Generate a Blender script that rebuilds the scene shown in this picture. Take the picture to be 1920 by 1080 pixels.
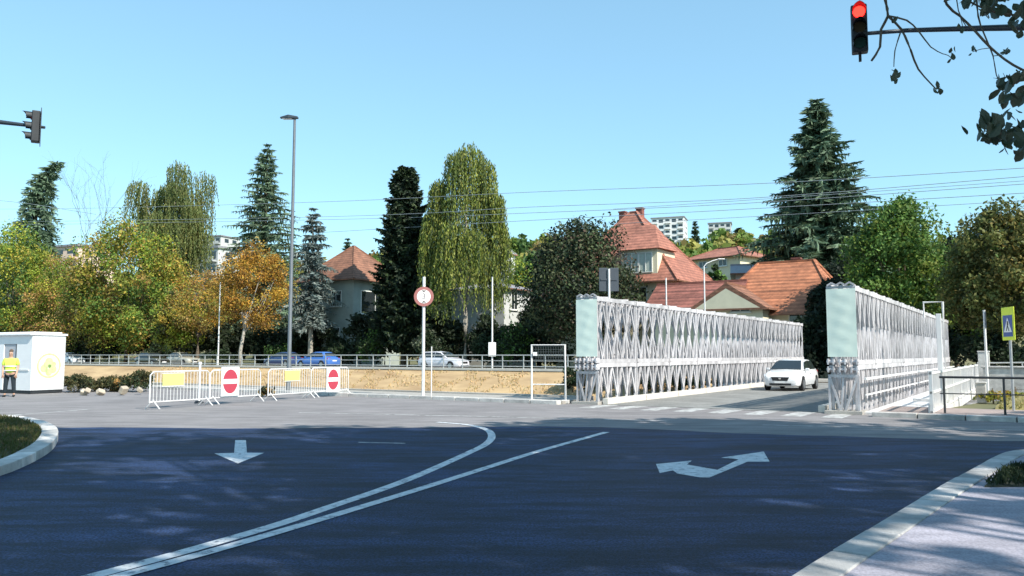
import bpy, bmesh, math, random
import numpy as np
from mathutils import Vector, Matrix
R = math.radians
random.seed(7)
rng = np.random.default_rng(11)
for o in list(bpy.data.objects): bpy.data.objects.remove(o)
scene = bpy.context.scene
COL = scene.collection

# ------------------------------------------------------------------ camera
F = 1507.0; CAMH = 1.6; HOR = 665.0
PITCH = math.atan((HOR - 540) / F)
cam = bpy.data.cameras.new('camera'); cam.sensor_width = 36; cam.lens = F / 1920 * 36
cam.clip_end = 6000; cam.clip_start = 0.05
camo = bpy.data.objects.new('camera', cam); COL.objects.link(camo)
camo.location = (0, 0, CAMH); camo.rotation_euler = (R(90) + PITCH, 0, 0)
scene.camera = camo

# ------------------------------------------------------------------ sky, sun, exposure
SUN_EL = R(43); SUN_AZ = math.atan2(0.706, -0.708)      # compass angle from +Y towards +X
SUN_DIR = Vector((math.sin(SUN_AZ) * math.cos(SUN_EL), math.cos(SUN_AZ) * math.cos(SUN_EL), math.sin(SUN_EL)))
w = bpy.data.worlds.new('World'); scene.world = w; w.use_nodes = True
nt = w.node_tree; bg = nt.nodes['Background']
sky = nt.nodes.new('ShaderNodeTexSky'); sky.sky_type = 'NISHITA'; sky.sun_disc = False
sky.sun_elevation = SUN_EL; sky.sun_rotation = SUN_AZ
sky.air_density = 1.0; sky.dust_density = 0.6; sky.ozone_density = 1.6; sky.altitude = 500
gm = nt.nodes.new('ShaderNodeGamma'); gm.inputs[1].default_value = 0.6
tn = nt.nodes.new('ShaderNodeMix'); tn.data_type = 'RGBA'; tn.blend_type = 'MULTIPLY'; tn.inputs[0].default_value = 1; tn.inputs[7].default_value = (1.26, 1.82, 1.94, 1)
nt.links.new(sky.outputs[0], gm.inputs[0]); nt.links.new(gm.outputs[0], tn.inputs[6]); nt.links.new(tn.outputs[2], bg.inputs[0]); bg.inputs[1].default_value = 0.15
sl = bpy.data.lights.new('sun', 'SUN'); sl.energy = 5.0; sl.angle = R(0.53); sl.color = (1.0, 0.94, 0.84)
so = bpy.data.objects.new('sun', sl); COL.objects.link(so)
so.rotation_euler = (-SUN_DIR).to_track_quat('-Z', 'Y').to_euler()
scene.view_settings.view_transform = 'Standard'; scene.view_settings.look = 'None'
scene.view_settings.exposure = 0.6; scene.view_settings.gamma = 1
scene.cycles.max_bounces = 6; scene.cycles.transparent_max_bounces = 8
scene.cycles.use_denoising = True

# ------------------------------------------------------------------ helpers
CP, SP = math.cos(PITCH), math.sin(PITCH)
def ray(px, py):
    x = (px - 960) / F; y = (540 - py) / F
    return Vector((x, CP - y * SP, SP + y * CP))
def G(px, py, z=0.0):
    d = ray(px, py); t = (z - CAMH) / d.z
    return Vector((d.x * t, d.y * t, z))
def at(px, py, Y):
    d = ray(px, py); t = Y / d.y
    return Vector((d.x * t, Y, CAMH + d.z * t))
TH = math.atan(982 / F)
EV = Vector((math.sin(TH), math.cos(TH), 0)); EU = Vector((math.cos(TH), -math.sin(TH), 0))
O = Vector((2.15, 26.5, 0))
def UV(u, v, z=0.0):
    p = O + EU * u + EV * v; return Vector((p.x, p.y, z))
def toUV(p):
    q = Vector((p[0], p[1], 0)) - O; return q.dot(EU), q.dot(EV)
def depth_at(px, v):          # world Y where the vertical plane of column px meets the line v = const
    k = (px - 960) / F
    # X = kY ; (X-Ox)*EVx + (Y-Oy)*EVy = v
    return (v + O.x * EV.x + O.y * EV.y) / (k * EV.x + EV.y)
def on_v(px, v, z=0.0):
    Y = depth_at(px, v); return Vector(((px - 960) / F * Y, Y, z))
UVROT = -TH                    # z-rotation that maps local x -> EU, local y -> EV

MATS = {}
def mat(name, col, rough=0.7, metal=0.0, var=0.12, scale=6.0, bump=0.0, bscale=None, spec=0.5, col2=None, coat=0.0, emit=None, detail=6.0, stretch=None, orand=0.0):
    if name in MATS: return MATS[name]
    m = bpy.data.materials.new(name); m.use_nodes = True
    t = m.node_tree; b = t.nodes['Principled BSDF']
    b.inputs['Roughness'].default_value = rough; b.inputs['Metallic'].default_value = metal
    b.inputs['Specular IOR Level'].default_value = spec
    b.inputs['Coat Weight'].default_value = coat
    tc = t.nodes.new('ShaderNodeTexCoord')
    src = tc.outputs['Object']
    if stretch:
        mp = t.nodes.new('ShaderNodeMapping'); mp.inputs['Scale'].default_value = stretch
        t.links.new(src, mp.inputs[0]); src = mp.outputs[0]
    n = t.nodes.new('ShaderNodeTexNoise'); n.inputs['Scale'].default_value = scale; n.inputs['Detail'].default_value = detail
    n.inputs['Roughness'].default_value = 0.65
    t.links.new(src, n.inputs['Vector'])
    r = t.nodes.new('ShaderNodeValToRGB')
    c = Vector(col[:3]); c2 = Vector(col2[:3]) if col2 else c
    lo = c * (1 - var); hi = c2 * (1 + var)
    r.color_ramp.elements[0].position = 0.32; r.color_ramp.elements[1].position = 0.68
    r.color_ramp.elements[0].color = (*[min(1, x) for x in lo], 1); r.color_ramp.elements[1].color = (*[min(1, x) for x in hi], 1)
    t.links.new(n.outputs[0], r.inputs[0]); t.links.new(r.outputs[0], b.inputs['Base Color'])
    if bump:
        bn = t.nodes.new('ShaderNodeTexNoise'); bn.inputs['Scale'].default_value = bscale or scale * 4; bn.inputs['Detail'].default_value = 4
        t.links.new(tc.outputs['Object'], bn.inputs['Vector'])
        bp = t.nodes.new('ShaderNodeBump'); bp.inputs['Strength'].default_value = bump; bp.inputs['Distance'].default_value = 0.02
        t.links.new(bn.outputs[0], bp.inputs['Height']); t.links.new(bp.outputs[0], b.inputs['Normal'])
    if orand:
        oi = t.nodes.new('ShaderNodeObjectInfo'); mr = t.nodes.new('ShaderNodeMapRange'); mr.inputs[3].default_value = 1 - orand; mr.inputs[4].default_value = 1 + orand * .6
        mx = t.nodes.new('ShaderNodeMix'); mx.data_type = 'RGBA'; mx.blend_type = 'MULTIPLY'; mx.inputs[0].default_value = 1
        t.links.new(oi.outputs['Random'], mr.inputs[0]); t.links.new(r.outputs[0], mx.inputs[6]); t.links.new(mr.outputs[0], mx.inputs[7]); t.links.new(mx.outputs[2], b.inputs['Base Color'])
    if emit:
        b.inputs['Emission Color'].default_value = (*emit[:3], 1); b.inputs['Emission Strength'].default_value = emit[3]
    MATS[name] = m; return m

def leaf_mat(name, trans=0.35):
    if name in MATS: return MATS[name]
    m = bpy.data.materials.new(name); m.use_nodes = True; t = m.node_tree
    b = t.nodes['Principled BSDF']; out = t.nodes['Material Output']
    a = t.nodes.new('ShaderNodeAttribute'); a.attribute_name = 'col'
    b.inputs['Roughness'].default_value = 0.6; b.inputs['Specular IOR Level'].default_value = 0.25
    tr = t.nodes.new('ShaderNodeBsdfTranslucent'); mx = t.nodes.new('ShaderNodeMixShader'); mx.inputs[0].default_value = trans
    t.links.new(a.outputs['Color'], b.inputs['Base Color']); t.links.new(a.outputs['Color'], tr.inputs[0])
    t.links.new(b.outputs[0], mx.inputs[1]); t.links.new(tr.outputs[0], mx.inputs[2]); t.links.new(mx.outputs[0], out.inputs[0])
    MATS[name] = m; return m

def tag(o, label=None, cat=None, group=None, kind=None):
    if label: o['label'] = label
    if cat: o['category'] = cat
    if group: o['group'] = group
    if kind: o['kind'] = kind
    return o
def thing(name, label, cat, loc=(0, 0, 0), rz=0, group=None):
    o = bpy.data.objects.new(name, None); COL.objects.link(o); o.location = loc; o.rotation_euler = (0, 0, rz)
    o.empty_display_size = 0.2
    return tag(o, label, cat, group)
def link(name, me, m, parent=None, loc=None, rot=None):
    o = bpy.data.objects.new(name, me); COL.objects.link(o)
    if m and not me.materials: me.materials.append(m)
    if parent: o.parent = parent
    if loc is not None: o.location = loc
    if rot is not None: o.rotation_euler = rot
    return o

class MB:
    def __init__(s): s.v = []; s.f = []
    def add(s, vs, fs):
        n = len(s.v); s.v += [tuple(p) for p in vs]; s.f += [tuple(i + n for i in f) for f in fs]; return s
    def box(s, c, size, M=None):
        c = Vector(c); hx, hy, hz = size[0] / 2, size[1] / 2, size[2] / 2
        vs = [Vector((x, y, z)) for z in (-hz, hz) for y in (-hy, hy) for x in (-hx, hx)]
        if M: vs = [M @ p for p in vs]
        return s.add([c + p for p in vs], [(0, 2, 3, 1), (4, 5, 7, 6), (0, 1, 5, 4), (2, 6, 7, 3), (0, 4, 6, 2), (1, 3, 7, 5)])
    def b(s, x0, x1, y0, y1, z0, z1): return s.box(((x0 + x1) / 2, (y0 + y1) / 2, (z0 + z1) / 2), (x1 - x0, y1 - y0, z1 - z0))
    def bar(s, p0, p1, w, h=None):
        h = h or w; p0 = Vector(p0); p1 = Vector(p1); d = p1 - p0; L = d.length
        M = d.to_track_quat('X', 'Z').to_matrix()
        return s.box((p0 + p1) / 2, (L, w, h), M)
    def tube(s, pts, rad, n=8, cap=True):
        pts = [Vector(p) for p in pts]
        rad = list(rad) if hasattr(rad, '__len__') else [rad] * len(pts)
        vs = []; fs = []
        for i, p in enumerate(pts):
            d = (pts[min(i + 1, len(pts) - 1)] - pts[max(i - 1, 0)])
            q = d.to_track_quat('Z', 'X')
            for k in range(n):
                a = 2 * math.pi * k / n
                vs.append(p + q @ Vector((math.cos(a) * rad[i], math.sin(a) * rad[i], 0)))
        for i in range(len(pts) - 1):
            for k in range(n):
                k2 = (k + 1) % n
                fs.append((i * n + k, i * n + k2, (i + 1) * n + k2, (i + 1) * n + k))
        if cap:
            fs.append(tuple(range(n - 1, -1, -1))); m = (len(pts) - 1) * n; fs.append(tuple(range(m, m + n)))
        return s.add(vs, fs)
    def prism(s, poly, z0, z1):
        n = len(poly); a = sum(poly[i][0] * poly[(i + 1) % n][1] - poly[(i + 1) % n][0] * poly[i][1] for i in range(n))
        if a < 0: poly = poly[::-1]
        vs = [(p[0], p[1], z0) for p in poly] + [(p[0], p[1], z1) for p in poly]
        fs = [tuple(range(n - 1, -1, -1)), tuple(range(n, 2 * n))] + [(i, (i + 1) % n, n + (i + 1) % n, n + i) for i in range(n)]
        return s.add(vs, fs)
    def sheet(s, poly, z):
        n = len(poly); a = sum(poly[i][0] * poly[(i + 1) % n][1] - poly[(i + 1) % n][0] * poly[i][1] for i in range(n))
        if a < 0: poly = poly[::-1]
        return s.add([(p[0], p[1], z) for p in poly], [tuple(range(n))])
    def mesh(s, name='m', smooth=False, angle=40):
        me = bpy.data.meshes.new(name); me.from_pydata(s.v, [], s.f); me.update()
        if smooth:
            me.polygons.foreach_set('use_smooth', [True] * len(me.polygons)); me.set_sharp_from_angle(angle=R(angle))
        return me
    def build(s, name, m, parent=None, loc=None, rot=None, smooth=False, bevel=0, angle=40):
        o = link(name, s.mesh(name, smooth, angle), m, parent, loc, rot)
        if bevel:
            md = o.modifiers.new('bevel', 'BEVEL'); md.width = bevel; md.segments = 2; md.limit_method = 'ANGLE'
        return o
def ribbon(pts, width, z):
    m = MB(); L = []; Rr = []
    for i, p in enumerate(pts):
        d = (pts[min(i + 1, len(pts) - 1)] - pts[max(i - 1, 0)]); d.z = 0; d.normalize()
        nrm = Vector((-d.y, d.x, 0)); ww = width[i] if hasattr(width, '__len__') else width
        L.append(p + nrm * ww / 2); Rr.append(p - nrm * ww / 2)
    n = len(pts)
    return m.add([(p.x, p.y, z) for p in L + Rr], [(n + i, n + i + 1, i + 1, i) for i in range(n - 1)])
def smooth_path(pts, step=0.5):
    pts = [Vector(p) for p in pts]; out = []
    for i in range(len(pts) - 1):
        p0 = pts[max(i - 1, 0)]; p1 = pts[i]; p2 = pts[i + 1]; p3 = pts[min(i + 2, len(pts) - 1)]
        n = max(2, int((p2 - p1).length / step))
        for k in range(n):
            t = k / n
            out.append(0.5 * ((2 * p1) + (p2 - p0) * t + (2 * p0 - 5 * p1 + 4 * p2 - p3) * t * t + (3 * p1 - p0 - 3 * p2 + p3) * t ** 3))
    out.append(pts[-1]); return out

# ------------------------------------------------------------------ materials
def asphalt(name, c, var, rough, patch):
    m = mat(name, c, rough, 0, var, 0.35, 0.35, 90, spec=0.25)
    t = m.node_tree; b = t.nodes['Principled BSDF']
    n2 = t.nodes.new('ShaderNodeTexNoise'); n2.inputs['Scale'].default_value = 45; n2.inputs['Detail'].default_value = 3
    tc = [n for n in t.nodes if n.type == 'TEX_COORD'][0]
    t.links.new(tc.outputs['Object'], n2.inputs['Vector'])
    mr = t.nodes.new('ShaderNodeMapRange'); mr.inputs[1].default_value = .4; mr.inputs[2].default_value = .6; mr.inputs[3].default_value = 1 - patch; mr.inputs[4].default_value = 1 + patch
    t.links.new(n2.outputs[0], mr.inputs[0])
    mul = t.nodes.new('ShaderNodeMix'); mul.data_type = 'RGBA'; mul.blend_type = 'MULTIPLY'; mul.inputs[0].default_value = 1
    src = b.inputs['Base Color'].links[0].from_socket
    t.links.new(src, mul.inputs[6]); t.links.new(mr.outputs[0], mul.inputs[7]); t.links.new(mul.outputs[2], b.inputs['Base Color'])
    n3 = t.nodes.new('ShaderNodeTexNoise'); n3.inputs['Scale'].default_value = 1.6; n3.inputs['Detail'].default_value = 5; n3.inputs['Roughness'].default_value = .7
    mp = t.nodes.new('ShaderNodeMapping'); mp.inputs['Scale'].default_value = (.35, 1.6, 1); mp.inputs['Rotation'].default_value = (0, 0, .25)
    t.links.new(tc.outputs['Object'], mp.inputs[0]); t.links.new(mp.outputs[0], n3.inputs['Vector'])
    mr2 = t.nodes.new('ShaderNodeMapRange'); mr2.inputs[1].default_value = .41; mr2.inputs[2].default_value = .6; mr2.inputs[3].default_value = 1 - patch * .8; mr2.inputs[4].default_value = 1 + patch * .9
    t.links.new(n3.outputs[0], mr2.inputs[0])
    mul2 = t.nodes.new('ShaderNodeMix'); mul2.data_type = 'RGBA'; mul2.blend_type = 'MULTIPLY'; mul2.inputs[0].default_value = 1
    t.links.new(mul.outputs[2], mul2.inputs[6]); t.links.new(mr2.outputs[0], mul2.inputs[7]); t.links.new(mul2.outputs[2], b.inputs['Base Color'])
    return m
M_SHADE = asphalt('shade_blue_asphalt', (0.012, 0.0235, 0.062), 0.45, 0.66, 0.6)  # dark blue of the tree shade is put into this base colour
M_OLD = asphalt('dusty_asphalt', (0.215, 0.203, 0.205), 0.12, 0.85, 0.18)
M_DECK = asphalt('deck_asphalt', (0.22, 0.22, 0.21), 0.16, 0.85, 0.2)
M_PAVE = asphalt('pavement_concrete', (0.33, 0.32, 0.375), 0.12, 0.8, 0.15)
M_PAVE2 = asphalt('bank_pavement_concrete', (0.36, 0.34, 0.31), 0.12, 0.85, 0.15)
M_KERB = mat('kerb_stone', (0.40, 0.40, 0.40), 0.75, 0, 0.3, 3, 0.4, 60, orand=.22)
M_KERB2 = mat('pale_kerb_stone', (0.52, 0.50, 0.475), 0.75, 0, 0.3, 3, 0.4, 60, orand=.2)
M_PAINT = mat('road_paint', (0.60, 0.62, 0.64), 0.6, 0, 0.18, 9, 0.25, 80)
def wear(m, dark, lo, hi, sc):
    t = m.node_tree; b = t.nodes['Principled BSDF']; tc = [n for n in t.nodes if n.type == 'TEX_COORD'][0]
    n = t.nodes.new('ShaderNodeTexNoise'); n.inputs['Scale'].default_value = sc; n.inputs['Detail'].default_value = 8; n.inputs['Roughness'].default_value = .75
    t.links.new(tc.outputs['Object'], n.inputs['Vector'])
    r = t.nodes.new('ShaderNodeMapRange'); r.inputs[1].default_value = lo; r.inputs[2].default_value = hi; t.links.new(n.outputs[0], r.inputs[0])
    mx = t.nodes.new('ShaderNodeMix'); mx.data_type = 'RGBA'; src = b.inputs['Base Color'].links[0].from_socket
    mx.inputs[6].default_value = (*dark, 1); t.links.new(src, mx.inputs[7]); t.links.new(r.outputs[0], mx.inputs[0]); t.links.new(mx.outputs[2], b.inputs['Base Color'])
wear(M_PAINT, (.05, .07, .12), .36, .47, 7)
M_PAINTW = mat('worn_paint', (0.50, 0.50, 0.49), 0.7, 0, 0.3, 5, 0.2, 60)
wear(M_PAINTW, (.22, .21, .2), .40, .56, 4)
M_SOIL = mat('dry_soil', (0.20, 0.16, 0.10), 0.95, 0, 0.3, 2.5, 0.6, 20)
M_TERR = mat('terrain_grass', (0.10, 0.12, 0.045), 0.95, 0, 0.35, 0.15, 0.4, 3, col2=(0.16, 0.14, 0.07))
M_WALL = mat('ochre_embankment', (0.40, 0.26, 0.14), 0.9, 0, 0.2, 0.5, 0.4, 8, col2=(0.45, 0.32, 0.175), stretch=(.5, 2.5, 3))
M_COPE = mat('pale_coping', (0.62, 0.58, 0.52), 0.8, 0, 0.1, 3)
M_STEEL = mat('galvanised_steel', (0.53, 0.515, 0.53), 0.55, 0.15, 0.3, 1.6, spec=0.4, orand=.16)
M_STEELD = mat('dark_steel', (0.035, 0.04, 0.045), 0.55, 0.4, 0.2, 5)
M_WSTEEL = mat('white_painted_steel', (0.72, 0.71, 0.70), 0.45, 0.1, 0.08, 5)
M_RAIL = mat('grey_railing_paint', (0.50, 0.51, 0.50), 0.5, 0.3, 0.1, 5)
M_TARP = mat('mint_sheet', (0.76, 0.87, 0.77), 0.65, 0, 0.05, 1.2, 0.15, 2.0)
M_WHITE = mat('white_panel', (0.80, 0.80, 0.80), 0.45, 0, 0.03, 2)
M_POLE = mat('pole_zinc', (0.42, 0.43, 0.44), 0.45, 0.5, 0.1, 4)
M_LAMPP = mat('lamp_pole_paint', (.15, .165, .18), .45, .3, .1, 4)
M_POLED = mat('pole_dark', (0.06, 0.075, 0.09), 0.4, 0.4, 0.1, 4)
M_RED = mat('sign_red', (0.42, 0.05, 0.08), 0.4, 0, 0.05, 3)
M_SWHITE = mat('sign_white', (0.80, 0.80, 0.79), 0.4, 0, 0.02, 3)
M_YEL = mat('sign_yellow', (0.68, 0.74, 0.20), 0.45, 0, 0.05, 3)
M_FYEL = mat('fluorescent_yellow', (0.72, 0.80, 0.05), 0.5, 0, 0.05, 3)
M_BLACK = mat('sign_black', (0.015, 0.015, 0.017), 0.5, 0, 0.05, 3)
M_BLUE = mat('sign_blue', (0.02, 0.08, 0.30), 0.4, 0, 0.05, 3)
M_GREYB = mat('sign_back_grey', (0.085, 0.10, 0.12), 0.5, 0.5, 0.05, 3)
M_BARK = mat('bark', (0.11, 0.085, 0.06), 0.95, 0, 0.3, 8, 0.8, 20)
M_BARKP = mat('pale_bark', (0.36, 0.33, 0.28), 0.9, 0, 0.3, 5, 0.6, 15)
M_GLASS = mat('window_glass', (0.02, 0.026, 0.03), 0.06, 0, 0.05, 2, spec=0.8)
M_FRAME = mat('window_frame', (0.70, 0.70, 0.66), 0.5, 0, 0.05, 2)
M_ROOF = mat('red_tiles', (0.36, 0.145, 0.10), 0.8, 0, 0.25, 3, 0.6, 12)
M_ROOFO = mat('orange_tiles', (0.42, 0.16, 0.08), 0.8, 0, 0.25, 2, 0.6, 12)
M_ROOFM = mat('maroon_tiles', (0.27, 0.10, 0.075), 0.8, 0, 0.25, 3, 0.6, 12)
M_ROOFB = mat('brown_tiles', (0.25, 0.115, 0.07), 0.8, 0, 0.25, 3, 0.6, 12)
M_ROOFG = mat('grey_sheet_roof', (0.24, 0.24, 0.26), 0.6, 0, 0.15, 3)
def courses(m, sc):
    t = m.node_tree; b = t.nodes['Principled BSDF']; tc = [n for n in t.nodes if n.type == 'TEX_COORD'][0]
    wv = t.nodes.new('ShaderNodeTexWave'); wv.bands_direction = 'Z'; wv.inputs['Scale'].default_value = sc; wv.inputs['Distortion'].default_value = 1.2; wv.inputs['Detail'].default_value = 3; wv.inputs['Detail Scale'].default_value = 3
    t.links.new(tc.outputs['Object'], wv.inputs['Vector'])
    n = t.nodes.new('ShaderNodeTexNoise'); n.inputs['Scale'].default_value = .8; n.inputs['Detail'].default_value = 8; n.inputs['Roughness'].default_value = .7; t.links.new(tc.outputs['Object'], n.inputs['Vector'])
    r = t.nodes.new('ShaderNodeMapRange'); r.inputs[3].default_value = .72; r.inputs[4].default_value = 1.1; t.links.new(wv.outputs[1], r.inputs[0])
    r2 = t.nodes.new('ShaderNodeMapRange'); r2.inputs[1].default_value = .3; r2.inputs[2].default_value = .7; r2.inputs[3].default_value = .55; r2.inputs[4].default_value = 1.25; t.links.new(n.outputs[0], r2.inputs[0])
    mm = t.nodes.new('ShaderNodeMath'); mm.operation = 'MULTIPLY'; t.links.new(r.outputs[0], mm.inputs[0]); t.links.new(r2.outputs[0], mm.inputs[1])
    mx = t.nodes.new('ShaderNodeMix'); mx.data_type = 'RGBA'; mx.blend_type = 'MULTIPLY'; mx.inputs[0].default_value = 1; src = b.inputs['Base Color'].links[0].from_socket
    t.links.new(src, mx.inputs[6]); t.links.new(mm.outputs[0], mx.inputs[7]); t.links.new(mx.outputs[2], b.inputs['Base Color'])
for m_ in (M_ROOF, M_ROOFO, M_ROOFM, M_ROOFB): courses(m_, 1.1)
M_LEAF = leaf_mat('leaf'); M_NEEDLE = leaf_mat('needle', 0.12)
M_WATER = mat('river_water', (0.05, 0.07, 0.05), 0.08, 0, 0.1, 0.5, 0.25, 2)

# ------------------------------------------------------------------ ground, river, roads
def sstep(x, a, b):
    t = min(1, max(0, (x - a) / (b - a))); return t * t * (3 - 2 * t)
VF = 25.0; ZT = 0.4
def near_edge(u): return 1.6 + 8.5 * sstep(u, 9.6, 11.5)
def terrace(u): return ZT * (1 - sstep(u, -7, -2)) + 0.15 * sstep(u, 10, 16)
def zfar(u, v):
    h = terrace(u)
    s = sstep(v, 44, 90)
    k = max(0, min(v, 310) - 58)
    hill = 0.195 * (1 - .36 * sstep(u, -75, -10)) * k * s * (1 + 0.06 * math.sin(u * 0.021 + 1) + 0.05 * math.sin(v * 0.03 + u * 0.013))
    hill += 0.02 * max(0, v - 310)
    return h + hill
def make_ground():
    us = sorted(set([-1500, -1000, -700, -500, -380, -300] + list(range(-240, 241, 8)) + [-7, -5, -3, -2, -1, 9, 9.6, 10, 10.5, 11, 11.5, 12, 13] + [300, 380, 500, 700, 1000, 1500]))
    rows = []
    vnear = [-900, -400, -150, -60, -30, -15, -6, -1]
    vfar = [VF + 0.06, VF + 3, 30, 34, 40, 46, 52, 58, 65, 75, 90, 105, 120, 140, 160, 180, 200, 225, 250, 275, 300, 310, 330, 370, 450, 600, 900, 1500, 2600]
    verts = []; faces = []
    for u in us:
        e = near_edge(u)
        col = [UV(u, v, -0.02) for v in vnear] + [UV(u, e - .01, -0.02), UV(u, e + .03, -4.2), UV(u, VF - 6.2, -4.2)]
        col[-4].z = -0.02
        col += [UV(u, v, zfar(u, v) - 0.02) for v in vfar]
        rows.append(col); verts += col
    nn = len(rows[0])
    for i in range(len(us) - 1):
        for j in range(nn - 1):
            a = i * nn + j; faces.append((a, a + nn, a + nn + 1, a + 1))
    me = bpy.data.meshes.new('ground'); me.from_pydata([tuple(p) for p in verts], [], faces); me.update()
    o = link('ground', me, M_TERR); tag(o, kind='structure')
make_ground()
tag(MB().sheet([UV(-400, 0), UV(400, 0), UV(400, VF), UV(-400, VF)], -3.4).build('river', M_WATER), kind='structure')

# cross road (weathered) and the near arm (blue tree shade put into its colour)
tag(MB().sheet([UV(-160, -0.75), UV(-0.3, -0.75), UV(-0.3, 1.2), UV(9.0, 1.2), UV(9.0, -0.75), UV(160, -0.75), UV(160, -70), UV(-160, -70)], 0.0).build('road', M_OLD), kind='structure')
edge = [G(-260, 801), G(120, 802), G(420, 803), G(700, 803), G(900, 800), G(1180, 803), G(1440, 815), G(1700, 822), G(1990, 829)]  # outline of the dark sheet, laid along the tree shadow's edge
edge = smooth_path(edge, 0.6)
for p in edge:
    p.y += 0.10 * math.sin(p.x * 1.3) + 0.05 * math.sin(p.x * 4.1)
tag(MB().sheet([(p.x, p.y) for p in edge] + [(60, edge[-1].y - 2), (60, -40), (-60, -40), (-60, edge[0].y)], 0.004).build('shade_painted_road', M_SHADE), kind='structure')  # same road surface, coloured darker and bluer to paint in the shade
# far street
fs = MB(); us_ = list(range(-160, 161, 4))
pts = []
for u in us_:
    pts += [UV(u, 27.3, zfar(u, 27.3) + .004), UV(u, 33.5, zfar(u, 33.5) + .004)]
fs.add(pts, [(2 * i, 2 * i + 2, 2 * i + 3, 2 * i + 1) for i in range(len(us_) - 1)])
tag(fs.build('far_street', M_OLD), kind='structure')

# ------------------------------------------------------------------ kerbs (each stone its own piece)
def kerb(name, path, width, height, m, inside=1, seg=0.8, z0=0.0):
    """stones along path; the face edge follows the path, the stone lies to the left (inside=1) or right of it"""
    root = bpy.data.objects.new(name, None); COL.objects.link(root); tag(root, kind='structure')
    path = smooth_path(path, 0.15); d = [0.0]
    for a, b in zip(path, path[1:]): d.append(d[-1] + (b - a).length)
    def pos(s):
        s = min(max(s, 0), d[-1])
        i = int(np.searchsorted(d, s) - 1); i = min(max(i, 0), len(d) - 2)
        t = (s - d[i]) / max(1e-6, d[i + 1] - d[i]); return path[i].lerp(path[i + 1], t)
    n = max(1, int(d[-1] / seg)); L = d[-1] / n
    for k in range(n):
        a = pos(k * L + 0.014); c = pos((k + 1) * L - 0.014); mid = pos((k + .5) * L)
        def off(p, q0, q1):
            t = (q1 - q0); t.z = 0; t.normalize(); return p + Vector((-t.y, t.x, 0)) * width * inside
        pa, pb = pos(k * L - .05), pos(k * L + .05); pc, pd = pos((k + 1) * L - .05), pos((k + 1) * L + .05)
        A2 = off(a, pa, pb); C2 = off(c, pc, pd); M2 = off(mid, a, c)
        h = height + random.uniform(-.004, .006)
        poly = [(p.x, p.y) for p in (a, mid, c, C2, M2, A2)]
        MB().prism(poly, z0 - .05, z0 + h).build('kerb_stone', m, root, bevel=0.012)
    return root

# right pavement, nearest the viewer
rk_px = [(1300, 1240), (1450, 1139), (1535, 1080), (1613, 1030), (1690, 980), (1773, 927), (1827, 895), (1867, 872), (1893, 862), (1925, 858), (1990, 855)]
rk = [G(a, b) for a, b in rk_px]
d0 = (rk[0] - rk[1]).normalized()
rk = [rk[0] + d0 * 6] + rk
kerb('pavement_kerb', rk, 0.27, 0.13, M_KERB, inside=-1, seg=0.9)
inn = []
sp = smooth_path(rk, 0.3)
for i, p in enumerate(sp):
    t = sp[min(i + 1, len(sp) - 1)] - sp[max(i - 1, 0)]; t.normalize(); inn.append(p + Vector((t.y, -t.x, 0)) * 0.275)
tag(MB().prism([(p.x, p.y) for p in inn] + [(16, inn[-1].y), (16, -12), (inn[0].x, -12)], -0.03, 0.118).build('pavement', M_PAVE), kind='structure')
bed = [G(1846, 913, .12), G(1862, 900, .12), G(1884, 884, .12), G(1905, 878, .12), G(1960, 874, .12), G(2300, 872, .12), G(2300, 910, .12)]
tag(MB().prism([(p.x, p.y) for p in bed], 0.05, 0.135).build('planting_bed', mat('bed_soil', (0.035, 0.04, 0.025), 0.95, 0, 0.35, 6, 0.8, 20)), kind='structure')

# left traffic island
li_px = [(-160, 788), (-60, 786), (0, 788), (40, 791), (75, 798), (100, 809), (109, 822), (99, 843), (70, 863), (30, 882), (0, 893), (-60, 911), (-160, 936)]
li = [G(a, b) for a, b in li_px]
kerb('island_kerb', li, 0.28, 0.14, M_KERB2, inside=-1, seg=0.8)
sp = smooth_path(li, 0.3); inn = []
for i, p in enumerate(sp):
    t = sp[min(i + 1, len(sp) - 1)] - sp[max(i - 1, 0)]; t.normalize(); inn.append(p + Vector((t.y, -t.x, 0)) * 0.285)
tag(MB().prism([(p.x, p.y) for p in inn], -0.03, 0.11).build('traffic_island', mat('island_soil', (0.075, 0.085, 0.04), 0.95, 0, 0.4, 5, 0.8, 25)), kind='structure')

# pavement on the near bank, either side of the bridge
tag(MB().prism([UV(-24, -0.45), UV(-0.32, -0.45), UV(-0.32, 1.58), UV(-24, 1.58)], -0.03, 0.10).build('bank_pavement', M_PAVE2), kind='structure')
kerb('bank_kerb', [UV(-24, -0.75), UV(-12, -0.75), UV(-0.35, -0.75)], 0.3, 0.12, M_KERB2, inside=1, seg=1.0)
tag(MB().prism([UV(9.05, -0.45), UV(60, -0.45), UV(60, 2.6), UV(9.05, 2.6)], -0.03, 0.10).build('bank_pavement', mat('reddish_pavement', (0.30, 0.24, 0.22), .9, 0, .15, 3)), kind='structure')
kerb('bank_kerb', [UV(9.0, -0.75), UV(14, -0.75), UV(26, -0.75)], 0.3, 0.12, M_KERB2, inside=1, seg=1.0)
# lawn right of the bridge
lm = MB(); nu, nv = 30, 10
lp = []
for i in range(nu + 1):
    for j in range(nv + 1):
        u = 11.6 + 40 * i / nu; v = 2.6 + 7.2 * j / nv
        lp.append(UV(u, v, 0.08 + 0.75 * math.sin(math.pi * j / nv) ** 0.7 * sstep(u, 11.6, 13.5) + 0.06 * math.sin(u * 2.1 + j)))
lm.add(lp, [(i * (nv + 1) + j, (i + 1) * (nv + 1) + j, (i + 1) * (nv + 1) + j + 1, i * (nv + 1) + j + 1) for i in range(nu) for j in range(nv)])
tag(lm.build('lawn', mat('dry_lawn', (0.26, 0.22, 0.08), 0.95, 0, 0.3, 2, 0.8, 14), smooth=True, angle=180), kind='structure')

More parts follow.
